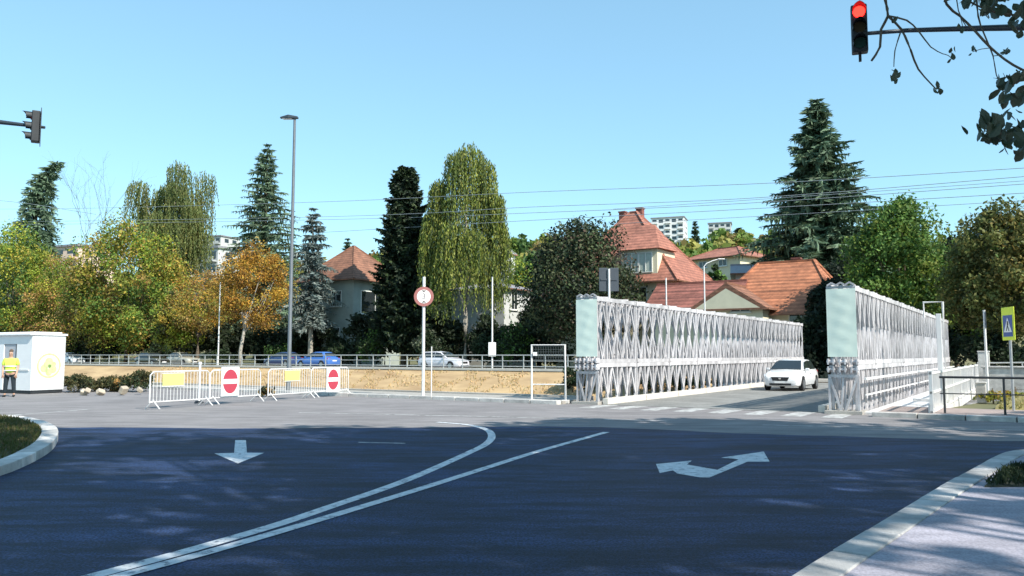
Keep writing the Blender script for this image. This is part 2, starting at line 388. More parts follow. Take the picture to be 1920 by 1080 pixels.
# ------------------------------------------------------------------ road markings
def marking(name, mb, m=M_PAINT): tag(mb.build(name, m), kind='structure')
Z1 = 0.008
pA = smooth_path([G(a, b) for a, b in [(-250, 1197), (170, 1083), (345, 1036), (520, 985), (620, 951), (700, 924), (770, 898), (830, 872), (880, 849), (910, 834), (922, 820), (916, 808), (897, 801), (868, 796), (820, 792)]], 0.25)
marking('lane_line', ribbon(pA, 0.15, Z1))
pB = smooth_path([G(a, b) for a, b in [(-205, 1198), (212, 1085), (380, 1040), (552, 990), (700, 945), (800, 914), (900, 882), (1000, 850), (1080, 827), (1137, 811)]], 0.3)
marking('lane_line', ribbon(pB, 0.14, Z1 + .002))
def px_poly(pl): return [(G(a, b).x, G(a, b).y) for a, b in pl]
marking('lane_arrow', MB().sheet(px_poly([(441, 826), (461, 826), (463, 849.5), (495, 850), (446, 870), (402, 851), (439, 850)]), Z1))
ar = MB(); ar.sheet(px_poly([(1230, 871), (1297, 864.5), (1288, 872), (1345, 882), (1330, 896.5), (1312, 896), (1270, 889), (1262, 883), (1237, 888)]), Z1)
ar.sheet(px_poly([(1330, 896.5), (1345, 882), (1385, 862), (1352, 859), (1432, 847.5), (1443, 866.5), (1402, 866.5)]), Z1)
marking('lane_arrow', ar)
for k in range(8):
    u = 0.95 + k * 1.0
    marking('zebra_stripe', MB().sheet([UV(u, -1.75), UV(u + .52, -1.75), UV(u + .52, 0.6), UV(u, 0.6)], 0.0045), M_PAINTW)
marking('edge_line', ribbon([G(560, 774), G(900, 781), G(1250, 790)], 0.12, 0.0045), M_PAINTW)
marking('edge_line', ribbon([G(20, 779), G(100, 773), G(172, 767)], 0.14, 0.0045), M_PAINTW)
marking('edge_line', ribbon([G(1430, 797), G(1700, 803), G(1990, 808)], 0.12, 0.0045), M_PAINTW)
marking('lane_dash', ribbon([G(672, 830), G(760, 832)], 0.08, Z1), M_PAINTW)

# ------------------------------------------------------------------ river walls and railing
wall = thing('embankment_slope', 'long bare ochre earth embankment below the far street railing', 'embankment', UV(0, VF, 0), UVROT)
us_ = list(range(-160, 161, 2)); m1 = MB(); m2 = MB()
vs = []
for u in us_:
    zt = terrace(u) + 0.05
    vs += [(u, -6.0, -4.3), (u, -0.10, zt), (u, .5, zt), (u, .5, -4.3)]
n = len(us_)
m1.add(vs, [(4 * i + k, 4 * i + 4 + k, 4 * i + 4 + (k + 1) % 4, 4 * i + (k + 1) % 4) for i in range(n - 1) for k in range(4)])
m1.build('slope_face', M_WALL, wall)
vs = []
for u in us_:
    zt = terrace(u) + 0.052
    vs += [(u, -0.2, zt), (u, -0.2, zt + .16), (u, .6, zt + .16), (u, .6, zt)]
m2.add(vs, [(4 * i + k, 4 * i + 4 + k, 4 * i + 4 + (k + 1) % 4, 4 * i + (k + 1) % 4) for i in range(n - 1) for k in range(4)])
m2.build('coping', M_COPE, wall)
nw = thing('bank_wall', 'pale concrete river wall edging the near pavement', 'wall', UV(0, 0, 0), UVROT)
MB().b(-60, -0.36, 1.56, 1.86, -4.3, 0.16).build('wall_face', M_PAVE2, nw)

rail = thing('street_railing', 'long pale grey metal railing along the far embankment top', 'railing', UV(0, VF, 0), UVROT)
def zr(u): return terrace(u) + 0.21
for h, r in ((0.95, 0.035), (0.55, .02), (0.15, .025)):
    MB().tube([(u, .2, zr(u) + h) for u in range(-90, 1, 2)], r, 6).build('rail', M_RAIL, rail)
post = MB().b(-.03, .03, -.03, .03, 0, .97).mesh('post')
for k in range(51):
    u = -90 + k * 1.8; link('post', post, M_RAIL, rail, (u, .2, zr(u)))
rail2 = thing('street_railing', 'grey metal railing on the far bank right of the bridge', 'railing', UV(0, VF, 0), UVROT)
for h, r in ((0.95, 0.035), (0.55, .02), (0.15, .025)):
    MB().tube([(u, .2, zr(u) + h) for u in range(10, 41, 2)], r, 6).build('rail', M_RAIL, rail2)
for k in range(17):
    u = 10.2 + k * 1.8; link('post', post, M_RAIL, rail2, (u, .2, zr(u)))

# ------------------------------------------------------------------ the panel bridge
BW = 8.6; NP = 9; PL = 3.05; BL = NP * PL
bridge = thing('panel_bridge', 'galvanised steel panel truss bridge with mint sheets on its end frames', 'bridge', UV(0, 0, 0), UVROT)
def panel_mesh(h):
    m = MB(); c = 0.10
    m.b(-.045, .045, 0.01, PL - .01, 0, .13); m.b(-.045, .045, 0.01, PL - .01, h - .13, h)          # chords
    for y in (0.06, PL / 4, PL / 2, PL * .75, PL - .06): m.b(-.035, .035, y - .035, y + .035, .13, h - .13)
    z0, z1, zm = .13, h - .13, h / 2
    nb = 4
    for q in range(nb):
        y0 = .06 + (PL - .12) * q / nb; y1 = .06 + (PL - .12) * (q + 1) / nb; ym = (y0 + y1) / 2
        for a, b_ in (((y0, zm), (ym, z1)), ((ym, z1), (y1, zm)), ((y1, zm), (ym, z0)), ((ym, z0), (y0, zm))):
            m.bar((0, a[0], a[1]), (0, b_[0], b_[1]), .05, .06)
    for y in (.05, PL - .05):                                                                        # pin lugs
        for z in (.065, h - .065): m.b(-.06, .06, y - .09, y + .09, z - .085, z + .085)
    return m.mesh('truss_panel')
UPH, LOH = 2.16, 2.16
ZMID = 1.32
pu = panel_mesh(UPH); pl_ = panel_mesh(LOH)
planes = (0.08, 0.38, 0.68)
for side in (0, 1):
    for k in planes:
        x = k if side == 0 else BW - k
        for i in range(NP):
            link('truss_panel', pu, M_STEEL, bridge, (x, i * PL, ZMID + .005))
            link('truss_panel', pl_, M_STEEL, bridge, (x, i * PL, ZMID - LOH))
# bracing frames between the planes, on top, and raker bracing
br_top = MB()
br_top.bar((.08, 0.1, 0), (.68, 0.9, 0), .05, .04).bar((.68, .9, 0), (.08, 1.7, 0), .05, .04).bar((.08, 1.7, 0), (.68, 2.5, 0), .05, .04)
br_top = br_top.mesh('top_bracing')
br_v = MB().b(0.05, .71, -.03, .03, .25, .31).b(.05, .71, -.03, .03, UPH - .4, UPH - .34).bar((.08, 0, .3), (.68, 0, UPH - .38), .05, .05).bar((.68, 0.055, .3), (.08, 0.055, UPH - .38), .05, .05).mesh('bracing_frame')
for side in (0, 1):
    xo = 0 if side == 0 else BW - .76
    for i in range(NP):
        link('top_bracing', br_top, M_STEEL, bridge, (xo, i * PL, ZMID + UPH + .03))
        link('bracing_frame', br_v, M_STEEL, bridge, (xo, i * PL + PL / 2 + .1, ZMID))
    # end frame: top lattice, sheet, pin-plate band and the V braces below
    m = MB()
    for a in range(6): m.bar((.03 + a * .117, -.06, UPH + .02 + (a % 2) * .07), (.03 + (a + 1) * .117, -.06, UPH + .02 + ((a + 1) % 2) * .07), .05, .045)
    m.b(0, .76, -.05, .0, UPH - .06, UPH + .0)
    m.build('end_lattice', M_STEEL, bridge, (xo, 0, ZMID))
    # wrinkled sheet stretched over the end frame
    nx, nz = 10, 24; vs = []; fsx = []
    for jz in range(nz + 1):
        for ix in range(nx + 1):
            x = .0 + .76 * ix / nx; z = .22 + (UPH - .30) * jz / nz
            bul = .008 * math.sin(math.pi * ix / nx) + .004 * math.sin(jz * 1.3 + ix * .5 + side * 2) + .004 * math.sin(jz * .5 - ix)
            vs.append((x, -.075 - bul * math.sin(math.pi * ix / nx), z))
    nb = len(vs); vs += [(p[0], p[1] + .012, p[2]) for p in vs]
    for jz in range(nz):
        for ix in range(nx):
            a = jz * (nx + 1) + ix; fsx.append((a, a + 1, a + nx + 2, a + nx + 1)); fsx.append((nb + a, nb + a + nx + 1, nb + a + nx + 2, nb + a + 1))
    sh = MB().add(vs, fsx).build('end_sheet', M_TARP, bridge, (xo, 0, ZMID), smooth=True, angle=180)
    tag(sh, 'pale mint sheet over the end frame')
    for k in planes:
        for z in (-.13, .08):
            mm = MB().b(k - .09, k - .05, -.16, .1, z - .07, z + .09).b(k + .05, k + .09, -.16, .1, z - .07, z + .09)
            mm.tube([(k - .11, -.11, z + .01), (k + .11, -.11, z + .01)], .035, 8)
            mm.build('pin_lug', M_STEEL, bridge, (xo, 0, ZMID))
    m = MB().b(-.02, .78, -.05, -.0, -.34, -.26).bar((.02, -.03, -.3), (.3, -.03, -1.25), .07, .06).bar((.40, -.03, -1.25), (.74, -.03, -.3), .07, .06).bar((.3, -.03, -1.25), (.38, -.03, -.35), .06, .05)
    m.b(-.02, .04, -.05, .0, -1.3, -.3).b(.72, .78, -.05, 0, -1.3, -.3)
    m.build('end_brace', M_STEEL, bridge, (xo, 0, ZMID))
    MB().b(-.1, .86, -.25, .5, -.02, .09).build('bearing_plate', M_PAVE2, bridge, (xo, 0, 0))
# rakers / transoms and deck
tr = MB().b(-.5, BW + 2.0, -.1, .1, -.62, -.26).mesh('transom')
for i in range(NP):
    for dy in (.35, PL - .35): link('transom', tr, M_STEEL, bridge, (0, i * PL + dy, 0))
dk = MB().b(.86, BW - .86, 0.01, PL - .01, -.2, 0.012).mesh('deck_panel')
for i in range(NP): link('deck_panel', dk, M_DECK, bridge, (0, i * PL, 0))
kb = MB().b(0, .18, .02, PL - .02, .014, .2).mesh('deck_kerb')
for i in range(NP):
    link('deck_kerb', kb, M_COPE, bridge, (.9, i * PL, 0)); link('deck_kerb', kb, M_COPE, bridge, (BW - 1.08, i * PL, 0))
# cantilever footway with mesh parapet, outside the right truss
fp = MB().b(BW + .1, BW + 1.75, .01, PL - .01, -.2, .06).mesh('footway_panel')
for i in range(NP): link('footway_panel', fp, M_WSTEEL, bridge, (0, i * PL, 0))
mesh_p = MB()
for z in (.12, .62, 1.12): mesh_p.b(-.03, .03, 0.0, PL, z - .03, z + .03)
for q in range(21):
    y = .03 + q * (PL - .06) / 20; mesh_p.b(-.012, .012, y - .014, y + .014, .12, 1.12)
mesh_p.b(-.04, .04, 0, .09, -.2, 1.18)
mesh_p = mesh_p.mesh('footway_parapet')
for i in range(NP): link('footway_parapet', mesh_p, M_WSTEEL, bridge, (BW + 1.72, i * PL, 0))
kick = MB().b(-.015, .015, 0.02, PL - .02, .07, .34).mesh('kick_board')
for i in range(NP): link('kick_board', kick, M_WSTEEL, bridge, (BW + 1.66, i * PL, 0))
hr = MB().b(-.03, .03, 0, PL, .92, .98).b(-.02, .02, 0, PL, .5, .54).mesh('footway_rail')
for i in range(NP): link('footway_rail', hr, M_WSTEEL, bridge, (BW + .16, i * PL, 0))
# abutments
tag(MB().prism([UV(-.4, .7), UV(10.6, .7), UV(10.6, 3.4), UV(-.4, 3.4)], -4.2, -.66).build('abutment', M_PAVE2), 'concrete bridge abutment on the near river bank', 'abutment')
tag(MB().prism([UV(-.4, VF - 4.9), UV(10.6, VF - 4.9), UV(10.6, VF - .16), UV(-.4, VF - .16)], -4.2, -.66).build('abutment', M_PAVE2), 'concrete bridge abutment on the far river bank', 'abutment')

# ------------------------------------------------------------------ street furniture
def barrier(name, p0, p1, label):
    d = p1 - p0; L = d.length; rz = math.atan2(d.y, d.x)
    t = thing(name, label, 'barrier', p0, rz, 'crowd barriers across the closed street')
    x0, x1 = .06, L - .06
    fr = MB()
    fr.tube([(x0, 0, .2), (x0, 0, 1.0), (x0 + .1, 0, 1.1), (x1 - .1, 0, 1.1), (x1, 0, 1.0), (x1, 0, .2)], .021, 8)
    fr.tube([(x0, 0, .22), (x1, 0, .22)], .019, 8)
    fr.build('frame', M_WSTEEL, t, smooth=True)
    bm_ = MB().tube([(0, 0, .22), (0, 0, 1.1)], .0085, 6).mesh('bar')
    nb = 17
    for k in range(nb): link('bar', bm_, M_WSTEEL, t, (x0 + (x1 - x0) * (k + 1) / (nb + 1), 0, 0))
    ft = MB().tube([(0, -.30, .0), (0, -.06, .2), (0, 0, .26)], .018, 8).tube([(0, .30, .0), (0, .06, .2), (0, 0, .26)], .018, 8).mesh('foot')
    for x in (x0 + .12, x1 - .12): link('foot', ft, M_WSTEEL, t, (x, 0, 0.018))
    return t, L, rz
A0 = G(272, 769); B0 = G(660, 741)
labels = ['white steel crowd barrier nearest the viewer carrying a yellow notice', 'white crowd barrier carrying the nearer no entry board',
          'white crowd barrier under the street lamp carrying a yellow notice', 'white crowd barrier farthest along the row carrying the smaller no entry board']
def no_entry(p, rz, w_, h_, lab, tilt=0):
    t = thing('no_entry_board', lab, 'road sign', p, rz)
    MB().b(-w_ / 2, w_ / 2, -.012, .012, 0, h_).build('board', M_SWHITE, t, bevel=.004)
    r = w_ * .42; cz = h_ / 2
    disc = [(r * math.cos(a), r * math.sin(a)) for a in [2 * math.pi * k / 40 for k in range(40)]]
    sx = 1.0; sz = 1.22
    MB().add([(x * sx, -.016, cz + z * sz) for x, z in disc], [tuple(range(40))]).build('disc', M_RED, t)
    MB().b(-r * .98, r * .98, -.0215, -.019, cz - r * .24, cz + r * .24).build('white_bar', M_SWHITE, t)
    return t
for k in range(4):
    p0 = A0.lerp(B0, k / 4 + .004); p1 = A0.lerp(B0, (k + 1) / 4 - .004)
    side = Vector((-(p1 - p0).y, (p1 - p0).x, 0)).normalized()
    sh = side * (0.12 if k % 2 else -.05)
    t, L, rz = barrier('crowd_barrier', p0 + sh, p1 + sh, labels[k])
    mid = (p0 + p1) / 2 + sh
    front = -side if side.dot(Vector((0, -1, 0))) < 0 else side
    if k in (0, 2):
        y = thing('notice_plate', 'yellow notice plate on the ' + ('nearest' if k == 0 else 'third') + ' crowd barrier', 'notice', p0.lerp(p1, .36 if k == 0 else .52) + sh + front * .05 + Vector((0, 0, .68)), rz)
        MB().b(-.38, .38, -.008, .008, 0, .36).build('plate', M_YEL, y, bevel=.004)
        MB().b(-.41, .41, -.006, .006, -.022, -.002).b(-.41, .41, -.006, .006, .362, .382).build('holder', M_WSTEEL, y)
    else:
        no_entry(p0.lerp(p1, .36 if k == 1 else .54) + sh + front * .06 + Vector((0, 0, .26 if k == 1 else .18)), rz, .76, .94,
                 'white board with red no entry disc on the second barrier' if k == 1 else 'white board with red no entry disc on the farthest barrier')

def sign_round(p, face, label):
    rz = math.atan2(face.y, face.x) + math.pi / 2
    t = thing('round_road_sign', label, 'road sign', p, rz)
    MB().tube([(0, .03, 0), (0, .03, 4.45)], .055, 12).build('post', M_WSTEEL, t, smooth=True)
    MB().tube([(.30, .06, 0), (.30, .06, 1.9)], .02, 8).build('stay', M_WSTEEL, t, smooth=True)
    def disc(r, y0, y1, m, nm):
        MB().tube([(0, y0, 3.72), (0, y1, 3.72)], r, 40).build(nm, m, t)
    disc(.36, -.06, -.03, mat('sign_rim_red', (0.36, 0.14, 0.13), .5), 'red_rim')
    disc(.25, -.066, -.0605, M_SWHITE, 'white_face')
    c = bpy.data.curves.new('digits', 'FONT'); c.body = '3'; c.size = .30; c.align_x = 'CENTER'; c.align_y = 'CENTER'; c.extrude = .002
    o = bpy.data.objects.new('digits', c); COL.objects.link(o)
    dg = bpy.context.evaluated_depsgraph_get(); me = bpy.data.meshes.new_from_object(o.evaluated_get(dg)); bpy.data.objects.remove(o)
    me.materials.clear()
    link('symbol', me, mat('sign_symbol_grey', (0.24, 0.20, 0.21), .6), t, (0, -.069, 3.72), (R(90), 0, 0))
    for s in (-1, 1): MB().add([(-.09, -.0675, 3.72 + s * .225), (.09, -.0675, 3.72 + s * .225), (0, -.0675, 3.72 + s * .15)], [(0, 1, 2)]).build('arrow_mark', mat('sign_mark', (.12, .09, .09), .6), t)
    MB().b(-.07, .07, -.03, .09, 3.68, 3.76).build('clamp', M_WSTEEL, t)
    return t
pS = G(793, 748)
sign_round(pS, Vector((-pS.x * .8, -pS.y, 0)).normalized(), 'round red rimmed height limit sign on tall white post beside the kerb')

p = G(373, 756)
mp_ = thing('marker_post', 'slim white marker post behind the first two barriers', 'post', p)
MB().tube([(0, 0, 0), (0, 0, 1.28)], .035, 12).build('shaft', M_WHITE, mp_, smooth=True)
MB().tube([(0, 0, 1.28), (0, 0, 1.36)], [.06, .05], 12).build('cap', M_WHITE, mp_)
MB().tube([(0, 0, 0), (0, 0, .08)], [.16, .12], 12).build('foot', M_STEELD, mp_)
# street lamp
pL = on_v(544, -0.1)
lamp = thing('street_lamp', 'tall slim grey street lamp with flat head above the barriers', 'street lamp', pL)
top = at(557, 222, pL.y).z
MB().tube([(0, 0, 0), (0, 0, 1.2), (0, 0, 1.25), (0, 0, top)], [.10, .10, .085, .055], 14).build('pole', M_LAMPP, lamp, smooth=True)
MB().tube([(0, 0, 0), (0, 0, .04)], .2, 14).build('base_plate', M_POLED, lamp)
hd = MB().add([(.14, -.1, 0), (.14, .1, 0), (-.25, .16, -.02), (-.62, .07, 0), (-.62, -.07, 0), (-.25, -.16, -.02), (.14, -.1, .07), (.14, .1, .07), (-.25, .16, .13), (-.62, .07, .05), (-.62, -.07, .05), (-.25, -.16, .13)],
              [(5, 4, 3, 2, 1, 0), (6, 7, 8, 9, 10, 11), (0, 1, 7, 6), (1, 2, 8, 7), (2, 3, 9, 8), (3, 4, 10, 9), (4, 5, 11, 10), (5, 0, 6, 11)])
hd.build('lamp_head', M_POLED, lamp, (0, 0, top), bevel=.01)
MB().b(-.5, -.1, -.09, .09, -.035, -.022).build('lens', M_SWHITE, lamp, (0, 0, top))

def simple_pole(name, label, p, h, r, m=M_POLE, cat='pole', extra=None):
    t = thing(name, label, cat, p)
    MB().tube([(0, 0, 0), (0, 0, h)], [r, r * .75], 10).build('shaft', m, t, smooth=True)
    MB().tube([(0, 0, 0), (0, 0, .05)], r * 1.9, 10).build('base_plate', m, t)
    MB().tube([(0, 0, h), (0, 0, h + .03)], r * .9, 10).build('cap', m, t)
    return t
p = on_v(411, 26.2); p.z = zfar(*toUV(p), ) if False else ZT
simple_pole('street_pole', 'thin pale pole on the far bank left of the orange tree trunk', p, at(411, 530, p.y).z - p.z, .07, M_WSTEEL)
p = on_v(923, 26.4); p.z = ZT
t = simple_pole('street_pole', 'thin pale pole with a white control box beside the willow', p, at(923, 520, p.y).z - p.z, .07, M_WSTEEL)
MB().b(-.28, .28, -.2, -.08, at(923, 668, p.y).z - p.z, at(923, 642, p.y).z - p.z).build('control_box', M_WHITE, t, bevel=.01)
p = on_v(1322, 27.0); p.z = .0
t = simple_pole('lamp_post', 'pale lamp post with short curved arm behind the left truss', p, at(1322, 500, p.y).z, .055, M_WSTEEL, 'street lamp')
zt_ = at(1322, 500, p.y).z
MB().tube([(0, 0, zt_), (.15, 0, zt_ + .2), (.6, 0, zt_ + .4), (1.0, 0, zt_ + .5)], .03, 8).build('arm', M_WSTEEL, t)
MB().b(.9, 1.35, -.1, .1, zt_ + .47, zt_ + .53).build('lamp_head', M_WSTEEL, t, bevel=.03)
p = on_v(1250, 27.0); simple_pole('street_pole', 'short pale pole against the cream house wall behind the left truss', p, at(1250, 522, p.y).z, .06, M_WSTEEL)
# sign seen from behind, above the left truss
p = UV(-.25, 2.9, -.66)
t = thing('road_sign_back', 'dark grey pair of sign backs on a post above the left truss', 'road sign', p)
MB().tube([(0, 0, 0), (0, 0, at(1160, 503, p.y).z + .64)], .04, 10).build('post', M_WSTEEL, t, smooth=True)
zb0, zb1 = at(1160, 546, p.y).z + .66, at(1160, 502, p.y).z + .66
for s in (-1, 1):
    MB().b(s * .20 - .155, s * .20 + .155, .045, .065, zb0, zb1).build('sign_panel', M_GREYB, t, bevel=.01)
MB().b(-.3, .3, .02, .044, (zb0 + zb1) / 2 - .03, (zb0 + zb1) / 2 + .03).build('bracket', M_GREYB, t)

# pipe frame left of the bridge
p0 = G(997, 756)
t = thing('pipe_frame', 'white pipe frame with dark mesh panel left of the bridge end', 'frame', p0, -0.18)
wz = 1.12; hz_ = 1.92
MB().tube([(0, 0, 0), (0, 0, hz_), (wz, 0, hz_), (wz, 0, 0)], .035, 8).build('pipe', M_WSTEEL, t, smooth=True)
mg = MB()
for q in range(13): mg.b(.06 + q * (wz - .12) / 12 - .006, .06 + q * (wz - .12) / 12 + .006, -.006, .006, 1.42, hz_ - .03)
for q in range(6): mg.b(.05, wz - .05, .0065, .0165, 1.43 + q * .085, 1.445 + q * .085)
mg.build('mesh_panel', mat('dark_mesh', (.06, .075, .08), .7, 0, .4, 20), t)
MB().tube([(0, 0, .62), (wz, 0, .62)], .02, 8).build('lower_rail', M_WSTEEL, t)
MB().box((.12, -.05, 1.62), (.14, .05, .12)).build('latch_box', M_WHITE, t, bevel=.01)
MB().box((0, 0, .06), (.26, .26, .12)).build('foot_block', M_KERB2, t, bevel=.02)
MB().box((wz, 0, .06), (.26, .26, .12)).build('foot_block', M_KERB2, t, bevel=.02)

# pedestrian crossing sign on the right
p = G(1899, 777); face = Vector((-.993, .117, 0))
t = thing('crossing_sign', 'yellow bordered pedestrian crossing sign on grey post right of the bridge', 'road sign', p, math.atan2(face.y, face.x) + math.pi / 2)
zt_ = at(1889, 576, p.y).z; zb_ = at(1889, 638, p.y).z
MB().tube([(0, .03, 0), (0, .03, zt_ - .05)], .035, 10).build('post', M_POLE, t, smooth=True)
hw = .34
MB().b(-hw, hw, -.012, .012, zb_, zt_).build('backboard', M_FYEL, t, bevel=.01)
cz = (zb_ + zt_) / 2 - .03
MB().b(-.26, .26, -.017, -.0135, cz - .32, cz + .26).build('blue_field', M_BLUE, t)
MB().add([(-.22, -.0195, cz - .2), (.22, -.0195, cz - .2), (0, -.0195, cz + .2)], [(0, 1, 2)]).build('white_triangle', M_SWHITE, t)
fg = MB().add([(x, -.022, cz + z) for x, z in [(-.03, .1), (.03, .1), (.05, 0), (.02, -.02), (.09, -.17), (.05, -.17), (0, -.06), (-.06, -.17), (-.1, -.17), (-.03, -.02)]], [tuple(range(10))])
fg.build('pedestrian_symbol', M_BLACK, t)
# leaning pole further back
p = G(1853, 748); t = simple_pole('sign_pole', 'bare white pole with a sign seen edge on behind the lawn', p, at(1846, 583, p.y).z, .05, M_WSTEEL)
zz = at(1846, 583, p.y).z
MB().b(-.012, .012, -.34, .34, zz - .62, zz - .02).build('sign_plate', M_GREYB, t, (.1, 0.1, 0), (0, 0, -.5))
# dark handrail and posts right of the bridge
pa = UV(BW + 1.9, .25, .1); pb = UV(BW + 7.4, .6, .1)
d = pb - pa
t = thing('dark_handrail', 'thin dark steel handrail by the footway entrance', 'handrail', pa, math.atan2(d.y, d.x))
MB().tube([(0, 0, .92), (d.length, 0, .92)], .03, 8).build('rail', M_STEELD, t)
MB().tube([(0, 0, .5), (d.length, 0, .5)], .014, 8).build('lower_rail', M_STEELD, t)
for k in range(5):
    MB().tube([(.1 + k * (d.length - .2) / 4, 0, 0), (.1 + k * (d.length - .2) / 4, 0, .92)], .028, 8).build('post', M_STEELD, t)
def stone_post(p, h, w_, lab):
    t = thing('stone_post', lab, 'post', p, UVROT, 'pale stone posts by the river bank')
    MB().b(-w_ / 2, w_ / 2, -w_ / 2, w_ / 2, 0, h - .06).build('shaft', M_KERB2, t, bevel=.015)
    MB().b(-w_ / 2 - .02, w_ / 2 + .02, -w_ / 2 - .02, w_ / 2 + .02, h - .058, h).build('cap', M_KERB2, t, bevel=.015)
p = G(1841, 755); stone_post(p, at(1841, 716, p.y).z, .28, 'short pale stone post at the edge of the lawn')
p = UV(BW + 2.1, 17.2, -.2); stone_post(p, at(1817, 658, p.y).z + .2, .42, 'tall white post at the far end of the footway parapet')
# tall sign frame rising over the right truss
p = UV(BW + 1.3, 4.2, .06)
t = thing('gantry_frame', 'white square tube frame rising above the right truss', 'frame', p, UVROT)
zz = at(1715, 568, p.y).z
MB().tube([(.42, 0, 0), (.42, 0, zz - .04), (-.1, 0, zz - .04), (-.1, 0, zz - .5)], .035, 8).build('tube', M_WSTEEL, t)
MB().b(.22, .36, -.05, .05, .2, zz - .4).build('post_cover', M_WHITE, t, bevel=.01)
MB().b(-.5, .5, -.06, .06, .12, .2).build('base_plate', M_WSTEEL, t)

# far parapet piece on the right
p = on_v(1905, 14); 
t = thing('parapet_block', 'white concrete parapet block beyond the lawn at right', 'parapet', p, UVROT)
MB().b(-1.2, 2.6, -.2, .2, -.4, at(1905, 690, p.y).z).build('block', M_KERB2, t, bevel=.02)
MB().b(-1.26, 2.66, -.26, .26, at(1905, 690, p.y).z, at(1905, 690, p.y).z + .07).build('cap', M_KERB2, t, bevel=.02)

# ------------------------------------------------------------------ traffic lights
def signal(name, label, p, rz, arm_pts, arm_r, lit, board, pole_h):
    t = thing(name, label, 'traffic light', p, rz)
    H = .76; W = .235
    MB().b(-W / 2, W / 2, -.10, .08, -H / 2, H / 2).build('housing', M_STEELD, t, bevel=.02)
    if board: MB().b(-.2, .2, .085, .1, -H / 2 - .05, H / 2 + .06).build('backboard', M_STEELD, t)
    else: MB().b(-.02, .02, .0, .06, -H / 2 - .12, H / 2 + .07).build('bracket', M_STEELD, t)
    cols = [('red_lens', (.45, .01, .01), (1, .015, .01, 6.0) if lit else None), ('amber_lens', (.05, .03, .01), None), ('green_lens', (.01, .04, .03), None)]
    for k, (nm, c, e) in enumerate(cols):
        z = (1 - k) * .25
        MB().tube([(0, -.125, z), (0, -.101, z)], .088, 24).build(nm, mat(nm + ('_lit' if e else '_dark') + name, c, .25, 0, .02, 3, emit=e), t)
        vis = MB(); pts = []; n = 14
        for j in range(n + 1):
            a = math.pi * (1.12 - 1.24 * j / n)
            for yy, rr in ((-.10, .10), (-.30 + .08 * abs(math.cos(a)), .10), (-.30 + .08 * abs(math.cos(a)), .106), (-.10, .106)):
                pts.append((math.cos(a) * rr, yy, z + math.sin(a) * rr))
        vis.add(pts, [(4 * j + q, 4 * j + 4 + q, 4 * j + 4 + (q + 1) % 4, 4 * j + (q + 1) % 4) for j in range(n) for q in range(4)])
        vis.build('visor', M_STEELD, t)
    m = t.matrix_basis.copy(); M4 = Matrix.Translation(p) @ Matrix.Rotation(rz, 4, 'Z'); inv = M4.inverted()
    MB().tube([inv @ Vector(q) for q in arm_pts], arm_r, 12).build('mast_arm', M_POLED, t, smooth=True)
    base = Vector(arm_pts[-1])
    MB().tube([inv @ Vector((base.x, base.y, 0.1)), inv @ Vector((base.x, base.y, pole_h))], [.13, .085], 14).build('mast', M_POLED, t, smooth=True)
    MB().tube([inv @ Vector((base.x, base.y, 0.1)), inv @ Vector((base.x, base.y, .16))], .26, 14).build('base_plate', M_POLED, t, smooth=True)
    return t
Yr = 12.3
pr = at(1611, 56, Yr)
ar_pts = [pr + Vector((.13, .1, -.02))] + [at(x, y, Yr + .1) for x, y in ((1700, 57), (1800, 54), (1920, 51), (2120, 48))]
signal('traffic_light', 'black traffic light showing red on a mast arm at upper right', pr, -0.36, ar_pts, [.03, .035, .042, .055, .07], True, False, 6.6)
Yl = 19.0
pl2 = at(68, 238, Yl)
al = [pl2 + Vector((.18, .05, 0)), at(60, 236, Yl), at(0, 229, Yl), at(-150, 214, Yl)]
signal('traffic_light', 'dark traffic light seen edge on at the left mast arm', pl2, R(-60), al, [.035, .04, .055, .075], False, True, 6.6)
o = bpy.data.objects.new('x', None); bpy.data.objects.remove(o)

# ------------------------------------------------------------------ kiosk
pk = G(56, 739)
kio = thing('kiosk_cabin', 'small white guard cabin with round green emblem and open front', 'kiosk', pk, math.atan2(.87 * 0 - .5, .0 + .87) + R(0))
# local axes: x along the right face going back-right; built from the near corner
kd1 = (G(124, 732) - pk); kd1.z = 0; w1 = kd1.length
kio.rotation_euler = (0, 0, 0)
e1 = Vector((.46, .89, 0)).normalized(); e2 = Vector((-.87, .46, 0)).normalized()
# widths chosen so the right corner lands on its column
def solve_w(e, px):
    k = (px - 960) / F; return (k * pk.y - pk.x) / (e.x - k * e.y)
w1 = solve_w(e1, 125); w2 = 3.0
kz = at(56, 624, pk.y).z
def K(a, b, z): q = e1 * a + e2 * b; return (q.x, q.y, z)
def kbox(nm, a0, a1, b0, b1, z0, z1, m, bevel=0.0, parent=kio):
    mb = MB(); vs = [K(a, b, z) for z in (z0, z1) for b in (b0, b1) for a in (a0, a1)]
    mb.add(vs, [(0, 2, 3, 1), (4, 5, 7, 6), (0, 1, 5, 4), (2, 6, 7, 3), (0, 4, 6, 2), (1, 3, 7, 5)])
    return mb.build(nm, m, parent, bevel=bevel)
kbox('floor_frame', 0.03, w1 - .03, .03, w2 - .03, .02, .14, M_STEELD)
kbox('side_wall', 0, w1, 0, .06, .141, kz - .1, M_WHITE)
kbox('side_wall', 0, w1, w2 - .06, w2, .141, kz - .1, M_WHITE)
kbox('back_wall', w1 - .06, w1 - .002, .061, w2 - .061, .141, kz - .1, M_WHITE)
kbox('front_wall', 0.002, .06, .061, 1.05, .141, kz - .1, M_WHITE)
kbox('front_wall', 0.002, .06, 1.95, w2 - .061, .141, kz - .1, M_WHITE)
kbox('lintel', 0.002, .06, 1.051, 1.949, kz - .45, kz - .1, M_WHITE)
dr = kbox('door', 0.03, .055, 1.08, 1.92, .16, kz - .46, mat('door_grey', (.42, .43, .46), .5))
kbox('door_frame', 0.0, .028, 1.05, 1.10, .145, kz - .46, M_STEELD)
